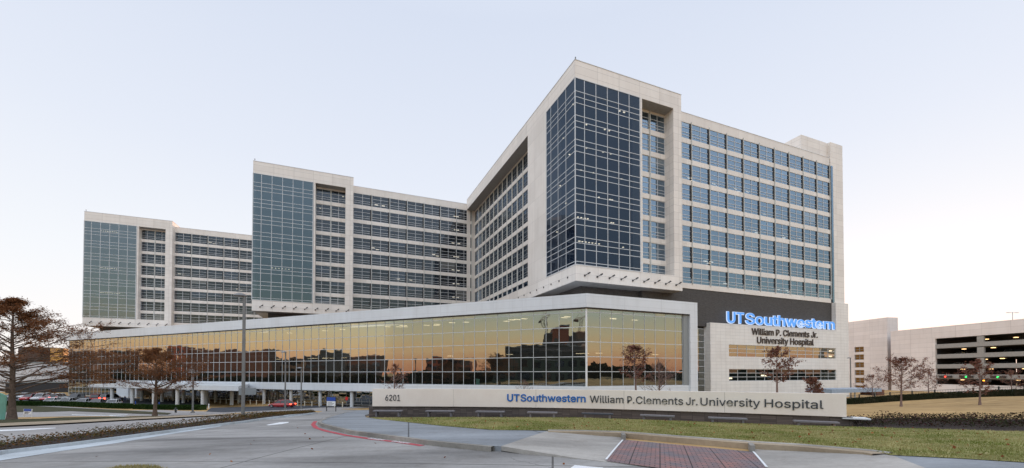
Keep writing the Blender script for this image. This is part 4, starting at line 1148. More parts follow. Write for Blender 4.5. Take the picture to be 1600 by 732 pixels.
tree(at(1363,72),4.6,2.4,'thin small tree at the fence just right of the sign wall end','young',19,700,'redleaf','barkp',ls=.09,clear=.25)
tree(at(1580,66),3.9,2.2,'thin small tree at the fence near the right edge','young',20,500,'redleaf','barkp',ls=.09,clear=.25)
# reddish bush behind sign
tree(at(1270,40),2.9,1.0,'low red leaved bush peeping over the right part of the sign wall','young',22,2200,'redleaf','barkp',ls=.08,clear=.35,name='bush')

# ------------------------------------------------------------------ lamp posts
def lamp_post(px,depth,top,label,double=False):
    p=at(px,depth); z=hw(p.x,p.y); h=top+E-z
    t=thing('lamp_post',label,'lamp post',(p.x,p.y,z),0,'tall grey lamp posts')
    q=MB(); q.cyl(0,0,-.3,h,.125,12,.10); q.build('pole',M['steel'],t)
    q=MB(); q.cyl(0,0,0,.18,.24,12); q.build('base',M['steel'],t)
    q=MB()
    # disc head on a short arm
    q.tube([(0,0,h-.02),(0,0,h+.06)],[.07,.07],8)
    q.tube([(-.25,0,h+.05),(-.2,0,h+.18),(0.05,0,h+.26),(.2,0,h+.18),(.25,0,h+.05)],[.05,.05,.05,.05,.05],6) if False else None
    q.cyl(-.3,0,h+.03,h+.13,.46,18,.40); q.cyl(-.3,0,h+.13,h+.24,.40,18,.16)
    q.build('head',M['steel'],t)
    return t
lamp_post(380.5,30,5.7,'tall grey lamp post standing in the road median, the nearest one')
lamp_post(446,64,3.2,'grey lamp post behind the parked red car')
lamp_post(471,68,.75,'thin lamp post just right of the red car')
lamp_post(302,58,.3,'lamp post beside the hedge, right of the brown cypress')
lamp_post(1329,95,3.4,'thin grey lamp post before the garage stair tower')

# ------------------------------------------------------------------ signs
def way_sign(px,depth,w,h,zc,label,top):
    p=at(px,depth); z=hw(p.x,p.y)
    t=thing('wayfinding_sign',label,'sign',(p.x,p.y,z),math.atan2(p.x,-p.y)*0+.25*(-1 if px<300 else -1))
    for sx in (-w/2-.05,w/2+.05):
        q=MB(); q.box(sx-.05,sx+.05,-.04,.04,-.2,h); q.build('post',M['fixture'] if px>300 else M['alu'],t)
    q=MB(); q.box(-w/2,w/2,-.05,.03,h*.38,h*.72); q.build('panel',M['white_p'],t)
    q=MB(); q.box(-w/2,w/2,-.06,.03,h*.725,h); q.build('header',M['bluep'],t)
    q=MB()
    for k in range(4): q.box(-w*.4,w*(.1+.25*((k*7)%3)/2),-.056,-.05,h*(.42+.07*k),h*(.42+.07*k)+.05)
    q.build('text_lines',M['txtgrey'],t)
    return t
way_sign(518,62,1.55,2.15,0,'white and blue direction sign on dark posts near the entrance doors',0)
way_sign(45,56,1.5,1.15,0,'low white sign with blue top beside the verge at the left',0)
p=at(8,37); z=hw(p.x,p.y)
t=thing('glass_panel','pale green curved glass panel standing behind the cypress trunk','sign',(p.x,p.y,z))
M['green']=simple('pale_green_glass',(.22,.50,.42),.2,var=.12,scale=1.0)
q=MB(); vs=[]; n=14
for i in range(n+1):
    a=-1.1+2.2*i/n; x=1.1*math.sin(a); y=-1.1*math.cos(a)*.5
    hh=2.55-.25*(i/n-1)**2*0-.35*max(0,(i/n-.7)/.3)**2
    vs+=[(x*.85-.5,y,-.1),(x-.5,y,hh),(x-.5,y+.06,hh),(x*.85-.5,y+.06,-.1)]
fs=[(0,1,2,3),tuple(4*n+k for k in (3,2,1,0))]
for i in range(n):
    for k in range(4): fs.append((4*i+k,4*i+(k+1)%4,4*i+4+(k+1)%4,4*i+4+k))
q.add(vs,fs); q.build('panel',M['green'],t)
q=MB(); q.box(-1.6,.6,-.5,.2,-.2,.08); q.build('plinth',M['kerb'],t)
# octagonal stop-like red marker seen by the doors
p=podw(47.2,1.2); t=thing('stop_sign','small red octagonal sign by the podium columns','sign',(p.x,p.y,hw(p.x,p.y)),TH-math.pi/4)
q=MB(); q.cyl(0,0,-.1,1.9,.03,8); q.build('post',M['steel'],t)
q=MB(); q.tube([(0,-.06,1.75),(0,-.035,1.75)],.38,8); q.build('plate',M['red_p'],t)

# ------------------------------------------------------------------ cars
def paint(name,c): 
    t=NT(name); p=t.n('ShaderNodeBsdfPrincipled'); p.inputs['Base Color'].default_value=(*c,1); p.inputs['Roughness'].default_value=.25
    p.inputs['Coat Weight'].default_value=.6; p.inputs['Metallic'].default_value=.1; t.l(p.outputs[0],t.out.inputs[0]); return t.m
PA={k:paint('car_paint_'+k,c) for k,c in dict(white=(.62,.63,.65),silver=(.38,.40,.42),red=(.35,.015,.02),black=(.015,.016,.02),grey=(.12,.13,.14),blue=(.03,.06,.16)).items()}
M['carglass']=simple('car_glass',(.015,.018,.022),.05,spec=.8); M['tyre']=simple('tyre',(.02,.02,.02),.8); M['rim']=simple('rim',(.4,.4,.42),.3,.6)
M['tail']=simple('tail_lamp',(.5,.02,.02),.3); M['tailon']=emit('brake_light_lit',(1,.08,.04),5); M['headl']=simple('headlight',(.7,.72,.75),.15)
def car_meshes(kind):
    Lh=2.35 if kind=='sedan' else 2.4; hb=.86 if kind=='sedan' else 1.0; hr=1.45 if kind=='sedan' else 1.78
    # body stations: x, half width, z low, z high
    st=[(-Lh,.66,.42,.66),(-Lh+.12,.82,.28,.80),(-Lh+.7,.90,.20,hb+.02),(-1.0,.92,.19,hb+.02),(0,.93,.18,hb),(1.0,.92,.19,hb-.03),(Lh-.75,.89,.20,hb-.10),(Lh-.15,.80,.26,hb-.26),(Lh,.62,.38,hb-.36)]
    b=MB(); vs=[];fs=[]
    for x,w,z0,z1 in st:
        zm=(z0+z1)/2; vs+=[(x,-w*.86,z0),(x,-w,zm-.05),(x,-w*.98,zm+.08),(x,-w*.86,z1),(x,-w*.4,z1+.02),(x,w*.4,z1+.02),(x,w*.86,z1),(x,w*.98,zm+.08),(x,w,zm-.05),(x,w*.86,z0)]
    n=10
    for i in range(len(st)-1):
        for k in range(n): fs.append((i*n+k,i*n+(k+1)%n,(i+1)*n+(k+1)%n,(i+1)*n+k))
    fs.append(tuple(range(n))[::-1]); fs.append(tuple((len(st)-1)*n+k for k in range(n))); b.add(vs,fs)
    # roof
    if kind=='sedan': c0,c1,r0_,r1_=-1.95,1.25,-1.05,.35
    else: c0,c1,r0_,r1_=-2.25,1.25,-1.95,.45
    g=MB(); g.add([(c0,-.78,hb-.01),(c1,-.76,hb-.05),(c1,.76,hb-.05),(c0,.78,hb-.01),(r0_,-.62,hr-.04),(r1_,-.60,hr-.04),(r1_,.60,hr-.04),(r0_,.62,hr-.04)],
        [(4,5,6,7),(0,1,5,4),(1,2,6,5),(2,3,7,6),(3,0,4,7),(0,3,2,1)])
    rf=MB(); rf.add([(r0_-.04,-.64,hr-.05),(r1_+.04,-.62,hr-.05),(r1_+.04,.62,hr-.05),(r0_-.04,.64,hr-.05),(r0_+.15,-.5,hr+.02),(r1_-.15,-.48,hr+.02),(r1_-.15,.48,hr+.02),(r0_+.15,.5,hr+.02)],
        [(4,5,6,7),(0,1,5,4),(1,2,6,5),(2,3,7,6),(3,0,4,7),(0,3,2,1)])
    for y in (-1,1):
        for xa,xb,za,zb in ((c0,r0_,hb,hr-.05),(c1,r1_,hb-.05,hr-.05),(-.25,-.28,hb,hr-.05)):
            rf.tube([(xa,y*.79,za),(xb,y*.635,zb)],.035,5)
    return b,g,rf,Lh,hb
CARS={}
def car(kind,colr,loc,rz,label,lit=False,group='cars parked by the hospital',on=None):
    if kind not in CARS:
        b,g,rf,Lh,hb=car_meshes(kind)
        t=thing('parked_car','x','car'); 
        bo=b.build('body',PA['white'],t,smooth=False,bevel=.05); go=g.build('windows',M['carglass'],t); ro=rf.build('roof',PA['white'],t)
        wheel=None
        for x in (-1.42,1.42):
            for y in (-.84,.84):
                if wheel is None:
                    q=MB(); q.tube([(0,-.11,0),(0,.11,0)],.33,18); wheel=q.build('wheel',M['tyre'],t,smooth=False); o=wheel
                    q=MB(); q.tube([(0,-.125,0),(0,.125,0)],.2,12); rim=q.build('rim',M['rim'],wheel)
                else:
                    o=wheel.copy(); col.objects.link(o); o.parent=t; r_=rim.copy(); col.objects.link(r_); r_.parent=o
                o.location=(x,y,.33)
        for y in (-.62,.62):
            q=MB(); q.box(-Lh-.02,-Lh+.2,y-.17,y+.17,.62,.80 if kind=='sedan' else .95); q.build('tail_light',M['tail'],t)
            q=MB(); q.box(Lh-.25,Lh-.02,y-.16,y+.16,.52,.64); q.build('headlight',M['headl'],t)
        CARS[kind]=t; new=t
    else: new=copy_tree(CARS[kind])
    for ch in new.children:
        nm=ch.name.split('.')[0]
        if nm in('body','roof') : 
            ch.material_slots[0].link='OBJECT'; ch.material_slots[0].material=PA[colr]
        if nm=='tail_light':
            ch.material_slots[0].link='OBJECT'; ch.material_slots[0].material=M['tailon'] if lit else M['tail']
    new.location=(loc[0],loc[1],loc[2] if len(loc)>2 else hw(loc[0],loc[1])+.01); new.rotation_euler=(0,0,rz); tag(new,label,'car',group)
    return new
pd_=math.atan2(dl[0]*U.y+dl[1]*V.y,dl[0]*U.x+dl[1]*V.x)  # podium direction
CL=[('sedan','white',82,90,-1.15,'white sedan at the left of the front row behind the hedge'),
 ('sedan','silver',106,89,-1.15,'silver sedan second in the front row behind the hedge'),
 ('sedan','silver',131,87,-1.15,'pale grey sedan third in the front row behind the hedge'),
 ('sedan','grey',153,86,-1.1,'grey sedan fourth in the front row behind the hedge'),
 ('sedan','white',178,85,-1.1,'white sedan at the right end of the front row by the canopy'),
 ('suv','red',49,101,-1.3,'red car farthest left in the back row'),
 ('suv','white',66,102,-1.3,'white car between two red cars in the back row'),
 ('sedan','red',79,101,-1.3,'dark red car right of the white one in the back row'),
 ('suv','white',94,101,1.9,'white car with lit brake lights behind the front row'),
 ('suv','black',119,100,-1.2,'tall black vehicle in the middle of the back row'),
 ('suv','red',155,99,2.0,'red and white looking car right of the black vehicle'),
 ('suv','white',176,99,1.5,'white car with a lit red tail lamp beside the canopy column'),
 ('sedan','grey',22,108,-1.2,'grey car at the far left edge beyond the cypress'),
 ('sedan','white',40,110,-1.2,'pale car at the far left, farther than the red ones')]
for i,(k,c,px,d,rz,lb) in enumerate(CL):
    p=at(px,d); car(k,c,(p.x,p.y),rz,lb,lit=i in (8,11))
p=at(441,76); car('sedan','red',(p.x,p.y),math.pi-.15,'red convertible coloured car stopped between the two lamp posts' if False else 'bright red car alone on the drive by the podium columns',lit=True,group=None)

# ------------------------------------------------------------------ people
M['cloth']=simple('dark_blue_clothes',(.015,.02,.05),.8); M['skin']=simple('skin',(.35,.2,.14),.6); M['hair']=simple('hair',(.02,.015,.01),.8)
def person(p,label,rz=0,step=.12):
    t=thing('person',label,'person',(p.x,p.y,hw(p.x,p.y)),rz,None)
    V3=[(0,0,.95),(0,0,1.2),(0,0,1.42),(0,0,1.52),(0,0.01,1.62),(0,0,1.70),(.19,0,1.40),(.26,.02,1.12),(.25,-.1,.88),(-.19,0,1.40),(-.26,-.02,1.12),(-.25,.08,.88),
        (.1,0,.88),(.11,-step,.48),(.11,-step*.4,.07),(.11,-step*.4-.14,.04),(-.1,0,.88),(-.11,step,.48),(-.11,step*1.5,.09),(-.11,step*1.5-.14,.05)]
    Ed=[(0,1),(1,2),(2,3),(3,4),(4,5),(2,6),(6,7),(7,8),(2,9),(9,10),(10,11),(0,12),(12,13),(13,14),(14,15),(0,16),(16,17),(17,18),(18,19)]
    rad=[.15,.14,.15,.06,.095,.07,.065,.045,.035,.065,.045,.035,.09,.065,.045,.04,.09,.065,.045,.04]
    me=bpy.data.meshes.new('body'); me.from_pydata(V3,Ed,[]); o=bpy.data.objects.new('body',me); col.objects.link(o); o.parent=t
    m=o.modifiers.new('s','SKIN'); o.modifiers.new('ss','SUBSURF').levels=1
    for i,v in enumerate(me.skin_vertices[0].data): v.radius=(rad[i],rad[i]*.8)
    me.skin_vertices[0].data[0].use_root=True; me.materials.append(M['cloth'])
    q=MB(); q.tube([(0,0,1.56),(0,0,1.6),(0,0,1.68),(0,0,1.735)],[.06,.092,.095,.04],10); q.build('head',M['skin'],t,smooth=True)
    q=MB(); q.tube([(0,.015,1.63),(0,.02,1.70),(0,.01,1.75)],[.10,.104,.05],10); q.build('hair',M['hair'],t,smooth=True)
person(at(188.5,90),'person in dark blue clothes standing at the left side of a canopy column')
person(at(196,92),'person in dark clothes walking under the canopy, right of the other one',1.0,.2)

# ------------------------------------------------------------------ right side: garage, fence, canopy
gd=Vector((.158,-.987)); gn=Vector((-.987,-.158))   # along facade (towards camera), outward normal
G0=Vector((130.8,139.4))
gar=thing('parking_garage','open cream parking garage with lit decks at the right edge','building',(G0.x,G0.y,0))
def gw(mb,t0,t1,z0,z1,o0,o1): mb.wall((0,0),gd,gn,t0,t1,z0,z1,o0,o1)
M['gcream']=cladding('garage_panel',(.82,.765,.735),5.0,1.5,mort=.035,mc=.75)
t1_,tE=12.9,50
m=MB(E); gw(m,0,t1_,-6.3,14.4,-.6,0); gw(m,t1_,tE,10.75,14.4,-.6,0)
gw(m,t1_,tE,-6.3,-3.5,-.5,.05)
m.build('wall',M['gcream'],gar)
m=MB(E); zt=[10.75,7.6,4.5,1.4]
for z in zt: gw(m,t1_,tE,z-3.12,z-1.85,-.45,-.03)
m.build('deck_rail',M['gconc'],gar)
m=MB(E)
for z in zt+[-1.9]: gw(m,t1_,tE,z-.05,z+.35,-32,-.65)
gw(m,t1_,tE,-6.3,-5.2,-32,-.7)
m.build('deck',M['slab'],gar)
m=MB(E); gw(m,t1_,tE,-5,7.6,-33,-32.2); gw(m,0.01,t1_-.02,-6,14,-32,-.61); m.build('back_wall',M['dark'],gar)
c=None
for t in (36.5,48.5):
    q=MB(E); q.wall((0,0),gd,gn,0,1.5,-3.5,10.75,-.7,.02)
    if c is None: c=q.build('pier',M['gconc'],gar); o=c
    else: o=c.copy(); col.objects.link(o); o.parent=gar
    o.location=(gd.x*t,gd.y*t,0)
c=None
for t in (23.0,43):
    for z in zt:
        q=MB(E); q.wall((0,0),gd,gn,0,1.5,-1.9,-.2,-.6,.0)
        if c is None: c=q.build('mullion_post',M['gconc'],gar); o=c
        else: o=c.copy(); col.objects.link(o); o.parent=gar
        o.location=(gd.x*t,gd.y*t,z+.02)
LSg=[]
rd=random.Random(5)
for z in zt+[-1.9]:
    for k in range(5):
        t=t1_+3+k*6.9+rd.uniform(-.5,.5); o_=-rd.choice([6,10,15]); p=gd*t+gn*o_; LSg.append((p.x,p.y,z-.25))
lamps(gar,LSg[:90],'lampg',(.7,.7,.12))
st=thing('stair_tower','tall cream stair tower with a column of amber windows beside the garage','building',(133.5,143.5,0))
m=MB(E); wz=[]
zt6=[9.9-2.93*k for k in range(6)]
m.wall((0,0),-gd,gn,0,8.3,-6.3,19.8,-4.6,0); m.wall((0,0),-gd,gn,11.8,40,-6.3,19.8,-4.6,0)
zprev=19.8
for z in zt6: 
    m.wall((0,0),-gd,gn,8.3,11.8,z,zprev,-4.6,0); zprev=z-2.0
m.wall((0,0),-gd,gn,8.3,11.8,-6.3,zprev,-4.6,0)
m.build('wall',M['gcream'],st)
M['amber']=emit('amber_window_light',(.50,.24,.07),.24)
c=None
for z in zt6:
    if c is None:
        q=MB(E)
        q.wall((0,0),-gd,gn,8.3,11.8,.02,.12,-.3,-.2); q.wall((0,0),-gd,gn,8.3,11.8,1.88,1.98,-.3,-.2)
        for a in (8.32,9.95,11.62): q.wall((0,0),-gd,gn,a,a+.16,.12,1.88,-.3,-.2)
        q.wall((0,0),-gd,gn,8.5,11.6,.95,1.05,-.29,-.21)
        c=q.build('window',M['alud'],st); o=c
        q=MB(E); q.wall((0,0),-gd,gn,8.35,11.75,.1,1.9,-.6,-.5); pn=q.build('pane',M['amber'],c)
    else: o=c.copy(); col.objects.link(o); o.parent=st; pp=pn.copy(); col.objects.link(pp); pp.parent=o
    o.location=(0,0,z-2.0)
# cars on the decks
def gp(t,o,z): p=G0+gd*t+gn*o; return (p.x,p.y,z+E)
garc=[('sedan','white',17,zt[1]-3.08,'white car on the third deck of the garage'),('sedan','grey',21,zt[1]-3.08,'grey car on the third deck beside the white one'),('suv','grey',28,zt[1]-3.08,'dark car on the third deck right of the small post'),
('sedan','white',16.5,zt[2]-3.08,'white car on the second deck of the garage'),('sedan','grey',27,zt[2]-3.08,'grey car on the second deck of the garage'),('sedan','blue',40,zt[2]-3.08,'blue car on the second deck right of the pier'),
('suv','red',17,zt[3]-3.25,'red car on the lowest deck of the garage'),('sedan','white',21.3,zt[3]-3.25,'white car beside the red one on the lowest deck'),('suv','black',30,zt[1]-3.08,'black car deep in the third deck of the garage')]
for k,c_,t,z,lb in garc:
    car(k,c_,gp(t,-3.4,z+.36),math.atan2(gn.y,gn.x),lb,group='cars parked in the garage')
# entry signals under the lowest deck
for nm,t,colr in (('red',15.5,(1,.05,.03)),('green',20.5,(.03,1,.15)),('green',27.5,(.03,1,.15)),('amber',24.5,(1,.35,.03))):
    p=gp(t,.15,-1.15 if nm!='amber' else -2.2)
    s=thing('entry_signal',{'red':'red lit lane signal on the lowest garage beam','green':'green lit lane signal on the lowest garage beam','amber':'amber lamp under the garage beam between the green signals'}[nm] + ('' if nm!='green' else (', the left one' if t<22 else ', the right one')),'signal',p,math.atan2(gd.y,gd.x))
    q=MB(); q.box(-1.6,1.6,-.1,.1,-.3,.3); q.build('housing',M['fixture'],s)
    q=MB(); q.tube([(0,.1,0),(0,.16,0)],.22,12); q.tube([(0,-.1,0),(0,-.16,0)],.22,12); q.build('light',emit('signal_'+nm,colr,4),s)
p=gp(20,-4,15)
# roof mast
s=thing('roof_light_mast','thin twin arm light mast on the garage roof','lamp post',gp(26,-8,10.8)); q=MB(); q.cyl(0,0,0,6.6,.09,8); q.build('pole',M['conc'],s)
q=MB(); q.tube([(-1.3,0,6.4),(1.3,0,6.4)],.07,6); q.box(-1.6,-.8,-.2,.2,6.32,6.48); q.box(.8,1.6,-.2,.2,6.32,6.48); q.build('arm',M['conc'],s)
# blue-grey canopy right of sign
p=at(1325,86)
cn=thing('flat_canopy','low blue grey flat canopy beside the right end of the hospital','canopy',(p.x,p.y,hw(p.x,p.y)),TH)
zc=-4.05-(H(p.x,p.y))
q=MB(); q.box(-9,8,-2,3,zc,zc+.75); q.build('roof',simple('canopy_blue',(.30,.38,.48),.4),cn)
for x in (-8,0,7): q=MB(); q.cyl(x,-1.2,-.2,zc,.15,10); q.build('post',M['alu'],cn)
q=MB(); q.box(8.05,11,-1,2,zc-.9,zc+.35); q.build('side_box',simple('rust_brown',(.16,.06,.03),.7),cn)
# fence
fpts=[at(1318,72),at(1390,72),at(1460,70),at(1520,67),at(1560,64),at(1600,61),at(1680,58)]
fe=thing('railing_fence','dark metal railing fence behind the dry lawn','fence',(fpts[0].x,fpts[0].y,hw(*fpts[0])))
fo=fe.location.copy()
rb=MB(); posts=[]
acc=0
for a,b in zip(fpts[:-1],fpts[1:]):
    n=max(1,int((b-a).length/2.4))
    for i in range(n):
        p=a+(b-a)*i/n; q=a+(b-a)*(i+1)/n; zp,zq=hw(p.x,p.y),hw(q.x,q.y); posts.append((p,zp))
        for hh in (.15,1.45):
            rb.tube([(p.x-fo.x,p.y-fo.y,zp+hh-fo.z),(q.x-fo.x,q.y-fo.y,zq+hh-fo.z)],.03,4)
        for k in range(1,14):
            r_=p+(q-p)*k/14; zr_=zp+(zq-zp)*k/14
            rb.tube([(r_.x-fo.x,r_.y-fo.y,zr_+.15-fo.z),(r_.x-fo.x,r_.y-fo.y,zr_+1.45-fo.z)],.012,3,False)
rb.build('railing',M['fixture'],fe)
q=MB(); q.box(-.07,.07,-.07,.07,-.2,1.6); pp=None
for p,z in posts:
    if pp is None: pp=q.build('post',M['fixture'],fe); o=pp
    else: o=pp.copy(); col.objects.link(o); o.parent=fe
    o.location=(p.x-fo.x,p.y-fo.y,z-fo.z)
M['fhedge']=leafmat('fence_shrubs',[(.03,.035,.018),(.05,.05,.03),(.02,.03,.015),(.07,.06,.04)])
hedge('shrub_border',[p+Vector((-.2,-1.1)) for p in fpts],2.0,1.0,'dull green shrub border along the railing fence','fhedge',9000,7)

# ------------------------------------------------------------------ left distance and surroundings
def block(name,label,cx,cy,w,d,z0,z1,rz,mat,wrows=0,wcols=0,wm='slate',group=None,wh=.5,ww=.7):
    t=thing(name,label,'building',(cx,cy,z0),rz,group)
    q=MB(); q.box(-w/2,w/2,-d/2,d/2,0,z1-z0); q.build('wall',mat,t)
    q=MB(); q.box(-w/2-.2,w/2+.2,-d/2-.2,d/2+.2,z1-z0+.003,z1-z0+.5); q.build('roof_edge',M['alud'],t)
    if wrows:
        H_=(z1-z0)/wrows; B=w/wcols; c=None; n=0
        for side in (0,1):
            for r_ in range(wrows):
                for k in range(wcols):
                    n+=1
                    if n>96: break
                    if c is None:
                        qq=MB(); qq.box(-B*ww/2,B*ww/2,-.05,.05,0,H_*wh); c=qq.build('window',M[wm],t); o=c
                    else: o=c.copy(); col.objects.link(o); o.parent=t
                    o.location=(-w/2+B*(k+.5),(-d/2-.03) if side==0 else (d/2+.03),H_*(r_+.3))
    return t
M['tan']=simple('tan_render',(.22,.13,.08),.8); M['brownb']=simple('brown_brick_far',(.075,.045,.036),.85); M['sun_orange']=simple('sun_orange_far',(.26,.085,.05),.85)  # the orange-red here paints low sunlight onto far blocks
M['whiteb']=simple('white_render',(.62,.62,.64),.7,var=.04); M['greyb']=simple('grey_render',(.06,.058,.055),.8); M['sunlit_gold']=simple('sunlit_gold_facade',(.6,.33,.08),.35,var=.1)  # gold base colour paints sunlight onto the distant block
p=at(82,150); block('service_building','low white building with a dark ground floor beyond the car park',p.x-6,p.y+8,26,14,0,6.9+3.6,.35,M['whiteb'],0,0)
q=bpy.context.scene.objects
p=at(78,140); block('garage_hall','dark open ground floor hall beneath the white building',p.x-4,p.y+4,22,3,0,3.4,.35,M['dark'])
p=at(85,420); block('distant_block','brown mid rise block in the distance behind the cypress',p.x-14,p.y,26,16,0,6.9+26,.3,M['brownb'],6,7)
p=at(98,420); block('distant_block','glass block coloured yellow as if sunlit, in the distance beside the brown one',p.x+1,p.y-4,9,12,0,6.9+25,.5,M['sunlit_gold'],6,2,'gold')
# podium mirror helper: place something so that it is where a reflected line of sight leads
nP=Vector((nl[0]*U.x+nl[1]*V.x, nl[0]*U.y+nl[1]*V.y))
def mir(px,D):
    p=at(px,D); k=(p-PC).dot(nP); return p-nP*2*k
def mblock(pxa,pxb,ytop,D,label,mat,rows=4,cols=8,wm='slate',dep=18,name='city_building',wh=.5,ww=.7):
    a,b=mir(pxa,D),mir(pxb,D); c=(a+b)/2; d=b-a; z1=E+(583-ytop)/F*D
    n=(c-PC).normalized()
    return block(name,label,c.x+n.x*dep/2,c.y+n.y*dep/2,d.length,dep,hw(c.x,c.y)-1,z1,math.atan2(d.y,d.x),mat,rows,cols,wm,None,wh,ww)
mblock(112,208,550,330,'brown parking structure across the road, opposite the far end of the podium',M['brownb'],4,12,wh=.35,ww=.92)
mblock(284,432,548,330,'long dark brown office building across the road',M['brownb'],5,14,wh=.45)
mblock(286,303,543,325,'stair block on the long office building, coloured orange as if sunlit',M['sun_orange'],3,2)
mblock(425,480,562,380,'low tan building across the road between two office buildings',M['tan'],3,6)
mblock(484,600,556,340,'dark brick clinic building across the road',M['brownb'],4,10)
mblock(515,545,549,338,'grey plant room block above the dark brick clinic',M['greyb'],1,2)
mblock(672,742,562,320,'framed building across the road, coloured orange as if sunlit',M['sun_orange'],4,7,wh=.6,ww=.8)
mblock(788,925,541,210,'stepped dark garage across the road with lit upper deck',M['greyb'],4,10,wh=.3,ww=.9)
mblock(850,925,522,230,'upper tier of the stepped garage across the road',M['greyb'],2,6,wh=.4)
mblock(862,885,513,228,'lift house on top of the stepped garage, coloured orange as if sunlit',M['sun_orange'],1,1)
mblock(770,925,562,160,'low green roofed hall before the stepped garage',simple('green_metal',(.05,.075,.06),.6),2,8)
# tower crane
def crane(px,D,ytop,ybase,label,jib=1):
    p=mir(px,D); z0=hw(p.x,p.y); z1=E+(583-ytop)/F*D
    t=thing('tower_crane',label,'crane',(p.x,p.y,z0),.6); h=z1-z0
    q=MB(); w=1.0
    for sx in (-w,w):
        for sy in (-w,w): q.tube([(sx,sy,0),(sx,sy,h)],.13,4)
    n=int(h/2.2)
    for i in range(n):
        za,zb=h*i/n,h*(i+1)/n; s=1 if i%2 else -1
        q.tube([(-w*s,-w,za),(w*s,-w,zb)],.08,3); q.tube([(-w*s,w,za),(w*s,w,zb)],.08,3); q.tube([(-w,-w*s,za),(-w,w*s,zb)],.08,3); q.tube([(w,-w*s,za),(w,w*s,zb)],.08,3)
    q.build('mast',M['fixture'],t)
    q=MB(); 
    for dz,dy in ((0,-.7),(0,.7),(1.4,0)): q.tube([(-12,dy,h+dz),(38,dy,h+dz*.6)],.11,4)
    for i in range(24): q.tube([(-12+2*i,-.7,h),(-11+2*i,0,h+1.3),(-10+2*i,.7,h)],.06,3)
    q.tube([(0,0,h),(0,0,h+5),(30,0,h+.9)],.08,4); q.tube([(0,0,h+5),(-11,0,h+1)],.08,4)
    q.build('jib',M['sun_orange'],t); q=MB(); q.box(-12,-9,-1,1,h-1.5,h+.6); q.build('counterweight',M['greyb'],t)
crane(855,330,497,0,'lattice tower crane on the building site across the road, left one')
crane(908,300,494,0,'lattice tower crane on the building site across the road, right one')
# woods behind the viewer and around the horizon (one mass of foliage each)
M['wood']=leafmat('woodland',[(.02,.028,.012),(.035,.04,.018),(.06,.045,.022),(.03,.02,.012)])
def woods(name,path,h,w,n,label,seed,sz=.9):
    rd=random.Random(seed); vs=[];fs=[]
    Ls=[(b-a).length for a,b in zip(path[:-1],path[1:])]; T=sum(Ls)
    for k in range(n):
        s=rd.uniform(0,T); i=0
        ss=s
        while ss>Ls[i] and i<len(Ls)-1: ss-=Ls[i]; i+=1
        d=(path[i+1]-path[i]).normalized(); p=path[i]+d*ss+Vector((-d.y,d.x))*rd.uniform(-w/2,w/2)
        top=h*(.72+.35*noise.noise(Vector((s*.09,seed,0)))+.22*noise.noise(Vector((s*.4,seed,3))))
        z=hw(p.x,p.y)+top*rd.random()**.75
        c=Vector((p.x,p.y,z)); q=sz*rd.uniform(.5,1.4)
        a=Vector((rd.gauss(0,1),rd.gauss(0,1),rd.gauss(0,1))).normalized()*q; b=a.cross(Vector((rd.gauss(0,1),rd.gauss(0,1),rd.gauss(0,1)))).normalized()*q*.8
        i=len(vs); vs+=[c-a,c+b,c+a,c-b]; fs.append((i,i+1,i+2,i+3))
    mb=MB(); mb.add(vs,fs); o=mb.build(name,M['wood'],fixn=False); tag(o,label,'woods',None,'stuff')
V2=Vector
woods('roadside_woods',[V2((-178,116)),V2((-150,62)),V2((-118,12)),V2((-80,-16)),V2((-40,-30)),V2((10,-36)),V2((60,-30)),V2((110,-8)),V2((140,5))],6.6,12,70000,'belt of dark trees across the road behind the viewer',1,.8)
woods('distant_woods',[V2((-420,60)),V2((-360,200)),V2((-290,330)),V2((-200,460))],11,20,9000,'distant line of trees at the left horizon',2,2.0)
woods('distant_woods',[V2((240,-60)),V2((270,30)),V2((300,130)),V2((340,260)),V2((360,380))],8.5,20,14000,'unseen line of trees beyond the garage, added to block the low sun',3,2.0)  # hidden tree line added to keep the low sun off the ground

# ------------------------------------------------------------------ sky, sun, camera
w=bpy.data.worlds.new('World'); scn.world=w; w.use_nodes=True; nt=w.node_tree; nt.nodes.clear()
N=lambda t:nt.nodes.new(t)
SUN_AZ=R(45); SUN_EL=R(1.5)     # direction towards the sun: (cos az, sin az) from +X
out=N('ShaderNodeOutputWorld'); bg=N('ShaderNodeBackground')
tc=N('ShaderNodeTexCoord'); nm=N('ShaderNodeVectorMath'); nm.operation='NORMALIZE'; nt.links.new(tc.outputs['Generated'],nm.inputs[0])
sp=N('ShaderNodeSeparateXYZ'); nt.links.new(nm.outputs[0],sp.inputs[0])
def ramp(stops):
    r=N('ShaderNodeValToRGB'); e=r.color_ramp.elements
    while len(e)<len(stops): e.new(.5)
    for i,(p,c) in enumerate(stops): e[i].position=p; e[i].color=(*c,1)
    nt.links.new(sp.outputs[2],r.inputs[0]); return r
front=ramp([(0,(.99,.92,.86)),(.06,(.96,.93,.92)),(.2,(.87,.89,.93)),(.42,(.745,.79,.89)),(.66,(.65,.71,.84)),(.80,(.72,.78,.90)),(.93,(1.2,1.28,1.45)),(1,(1.25,1.35,1.55))])
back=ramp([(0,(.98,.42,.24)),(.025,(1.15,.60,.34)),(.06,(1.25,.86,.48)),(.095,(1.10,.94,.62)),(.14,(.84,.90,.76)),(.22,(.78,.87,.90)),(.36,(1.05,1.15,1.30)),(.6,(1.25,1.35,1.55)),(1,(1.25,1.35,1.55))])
dt=N('ShaderNodeVectorMath'); dt.operation='DOT_PRODUCT'; fl=N('ShaderNodeVectorMath'); fl.operation='MULTIPLY'; fl.inputs[1].default_value=(1,1,0); nt.links.new(nm.outputs[0],fl.inputs[0])
fn=N('ShaderNodeVectorMath'); fn.operation='NORMALIZE'; nt.links.new(fl.outputs[0],fn.inputs[0])
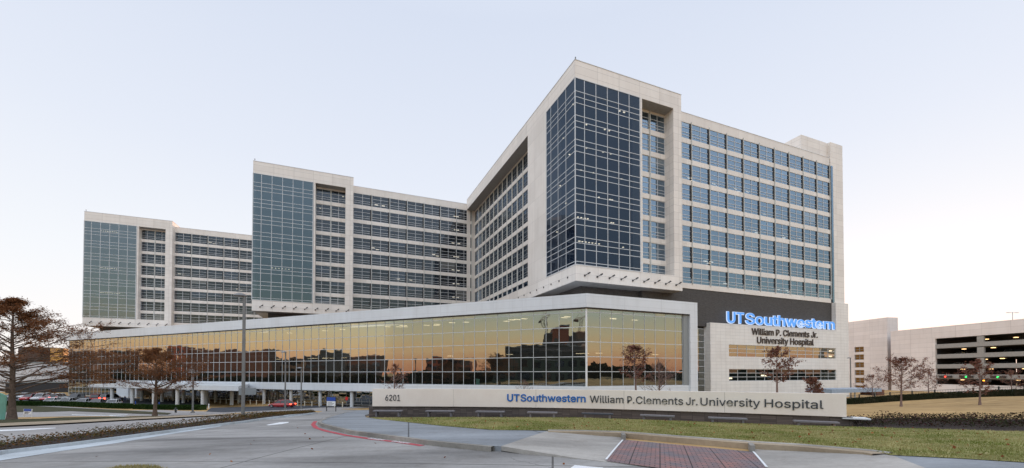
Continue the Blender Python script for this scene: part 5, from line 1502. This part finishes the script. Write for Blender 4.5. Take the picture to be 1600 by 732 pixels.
nt.links.new(fn.outputs[0],dt.inputs[0]); dt.inputs[1].default_value=(.12,.99,0)
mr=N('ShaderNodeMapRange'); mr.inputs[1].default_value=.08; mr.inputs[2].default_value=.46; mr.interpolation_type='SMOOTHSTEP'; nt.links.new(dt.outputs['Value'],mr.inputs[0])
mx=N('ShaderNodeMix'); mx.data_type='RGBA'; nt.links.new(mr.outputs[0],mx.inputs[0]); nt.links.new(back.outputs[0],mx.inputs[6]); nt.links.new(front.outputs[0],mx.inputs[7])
sky=N('ShaderNodeTexSky'); sky.sky_type='NISHITA'; sky.sun_disc=False; sky.sun_elevation=SUN_EL; sky.sun_rotation=R(90)-SUN_AZ
sky.air_density=1; sky.dust_density=1.5
ns=N('ShaderNodeVectorMath'); ns.operation='SCALE'; ns.inputs[3].default_value=.02; nt.links.new(sky.outputs[0],ns.inputs[0])
ad=N('ShaderNodeVectorMath'); ad.operation='ADD'
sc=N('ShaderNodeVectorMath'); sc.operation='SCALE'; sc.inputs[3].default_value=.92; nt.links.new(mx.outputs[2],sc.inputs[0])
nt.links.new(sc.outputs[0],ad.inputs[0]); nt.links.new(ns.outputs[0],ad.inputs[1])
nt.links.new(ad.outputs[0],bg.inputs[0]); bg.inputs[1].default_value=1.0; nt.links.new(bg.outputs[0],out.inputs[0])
sl=bpy.data.lights.new('sun','SUN'); sl.energy=2.2; sl.angle=R(.5); sl.color=(1.0,.45,.22)
so_=bpy.data.objects.new('sun',sl); col.objects.link(so_)
d=Vector((math.cos(SUN_AZ)*math.cos(SUN_EL),math.sin(SUN_AZ)*math.cos(SUN_EL),math.sin(SUN_EL)))
so_.rotation_euler=d.to_track_quat('Z','Y').to_euler(); so_.location=(0,0,200)
cam=bpy.data.cameras.new('camera'); co=bpy.data.objects.new('camera',cam); col.objects.link(co)
cam.sensor_width=36; cam.sensor_fit='HORIZONTAL'; cam.lens=F/1600*36; cam.shift_y=(CY-366)/1600; cam.clip_start=.1; cam.clip_end=8000
co.location=(0,0,E); co.rotation_euler=(R(90)+PIT,0,0); scn.camera=co
vs_=scn.view_settings; scn.display_settings.display_device='sRGB'; vs_.view_transform='Standard'; vs_.look='None'; vs_.exposure=.19; vs_.gamma=1; vs_.use_curve_mapping=False
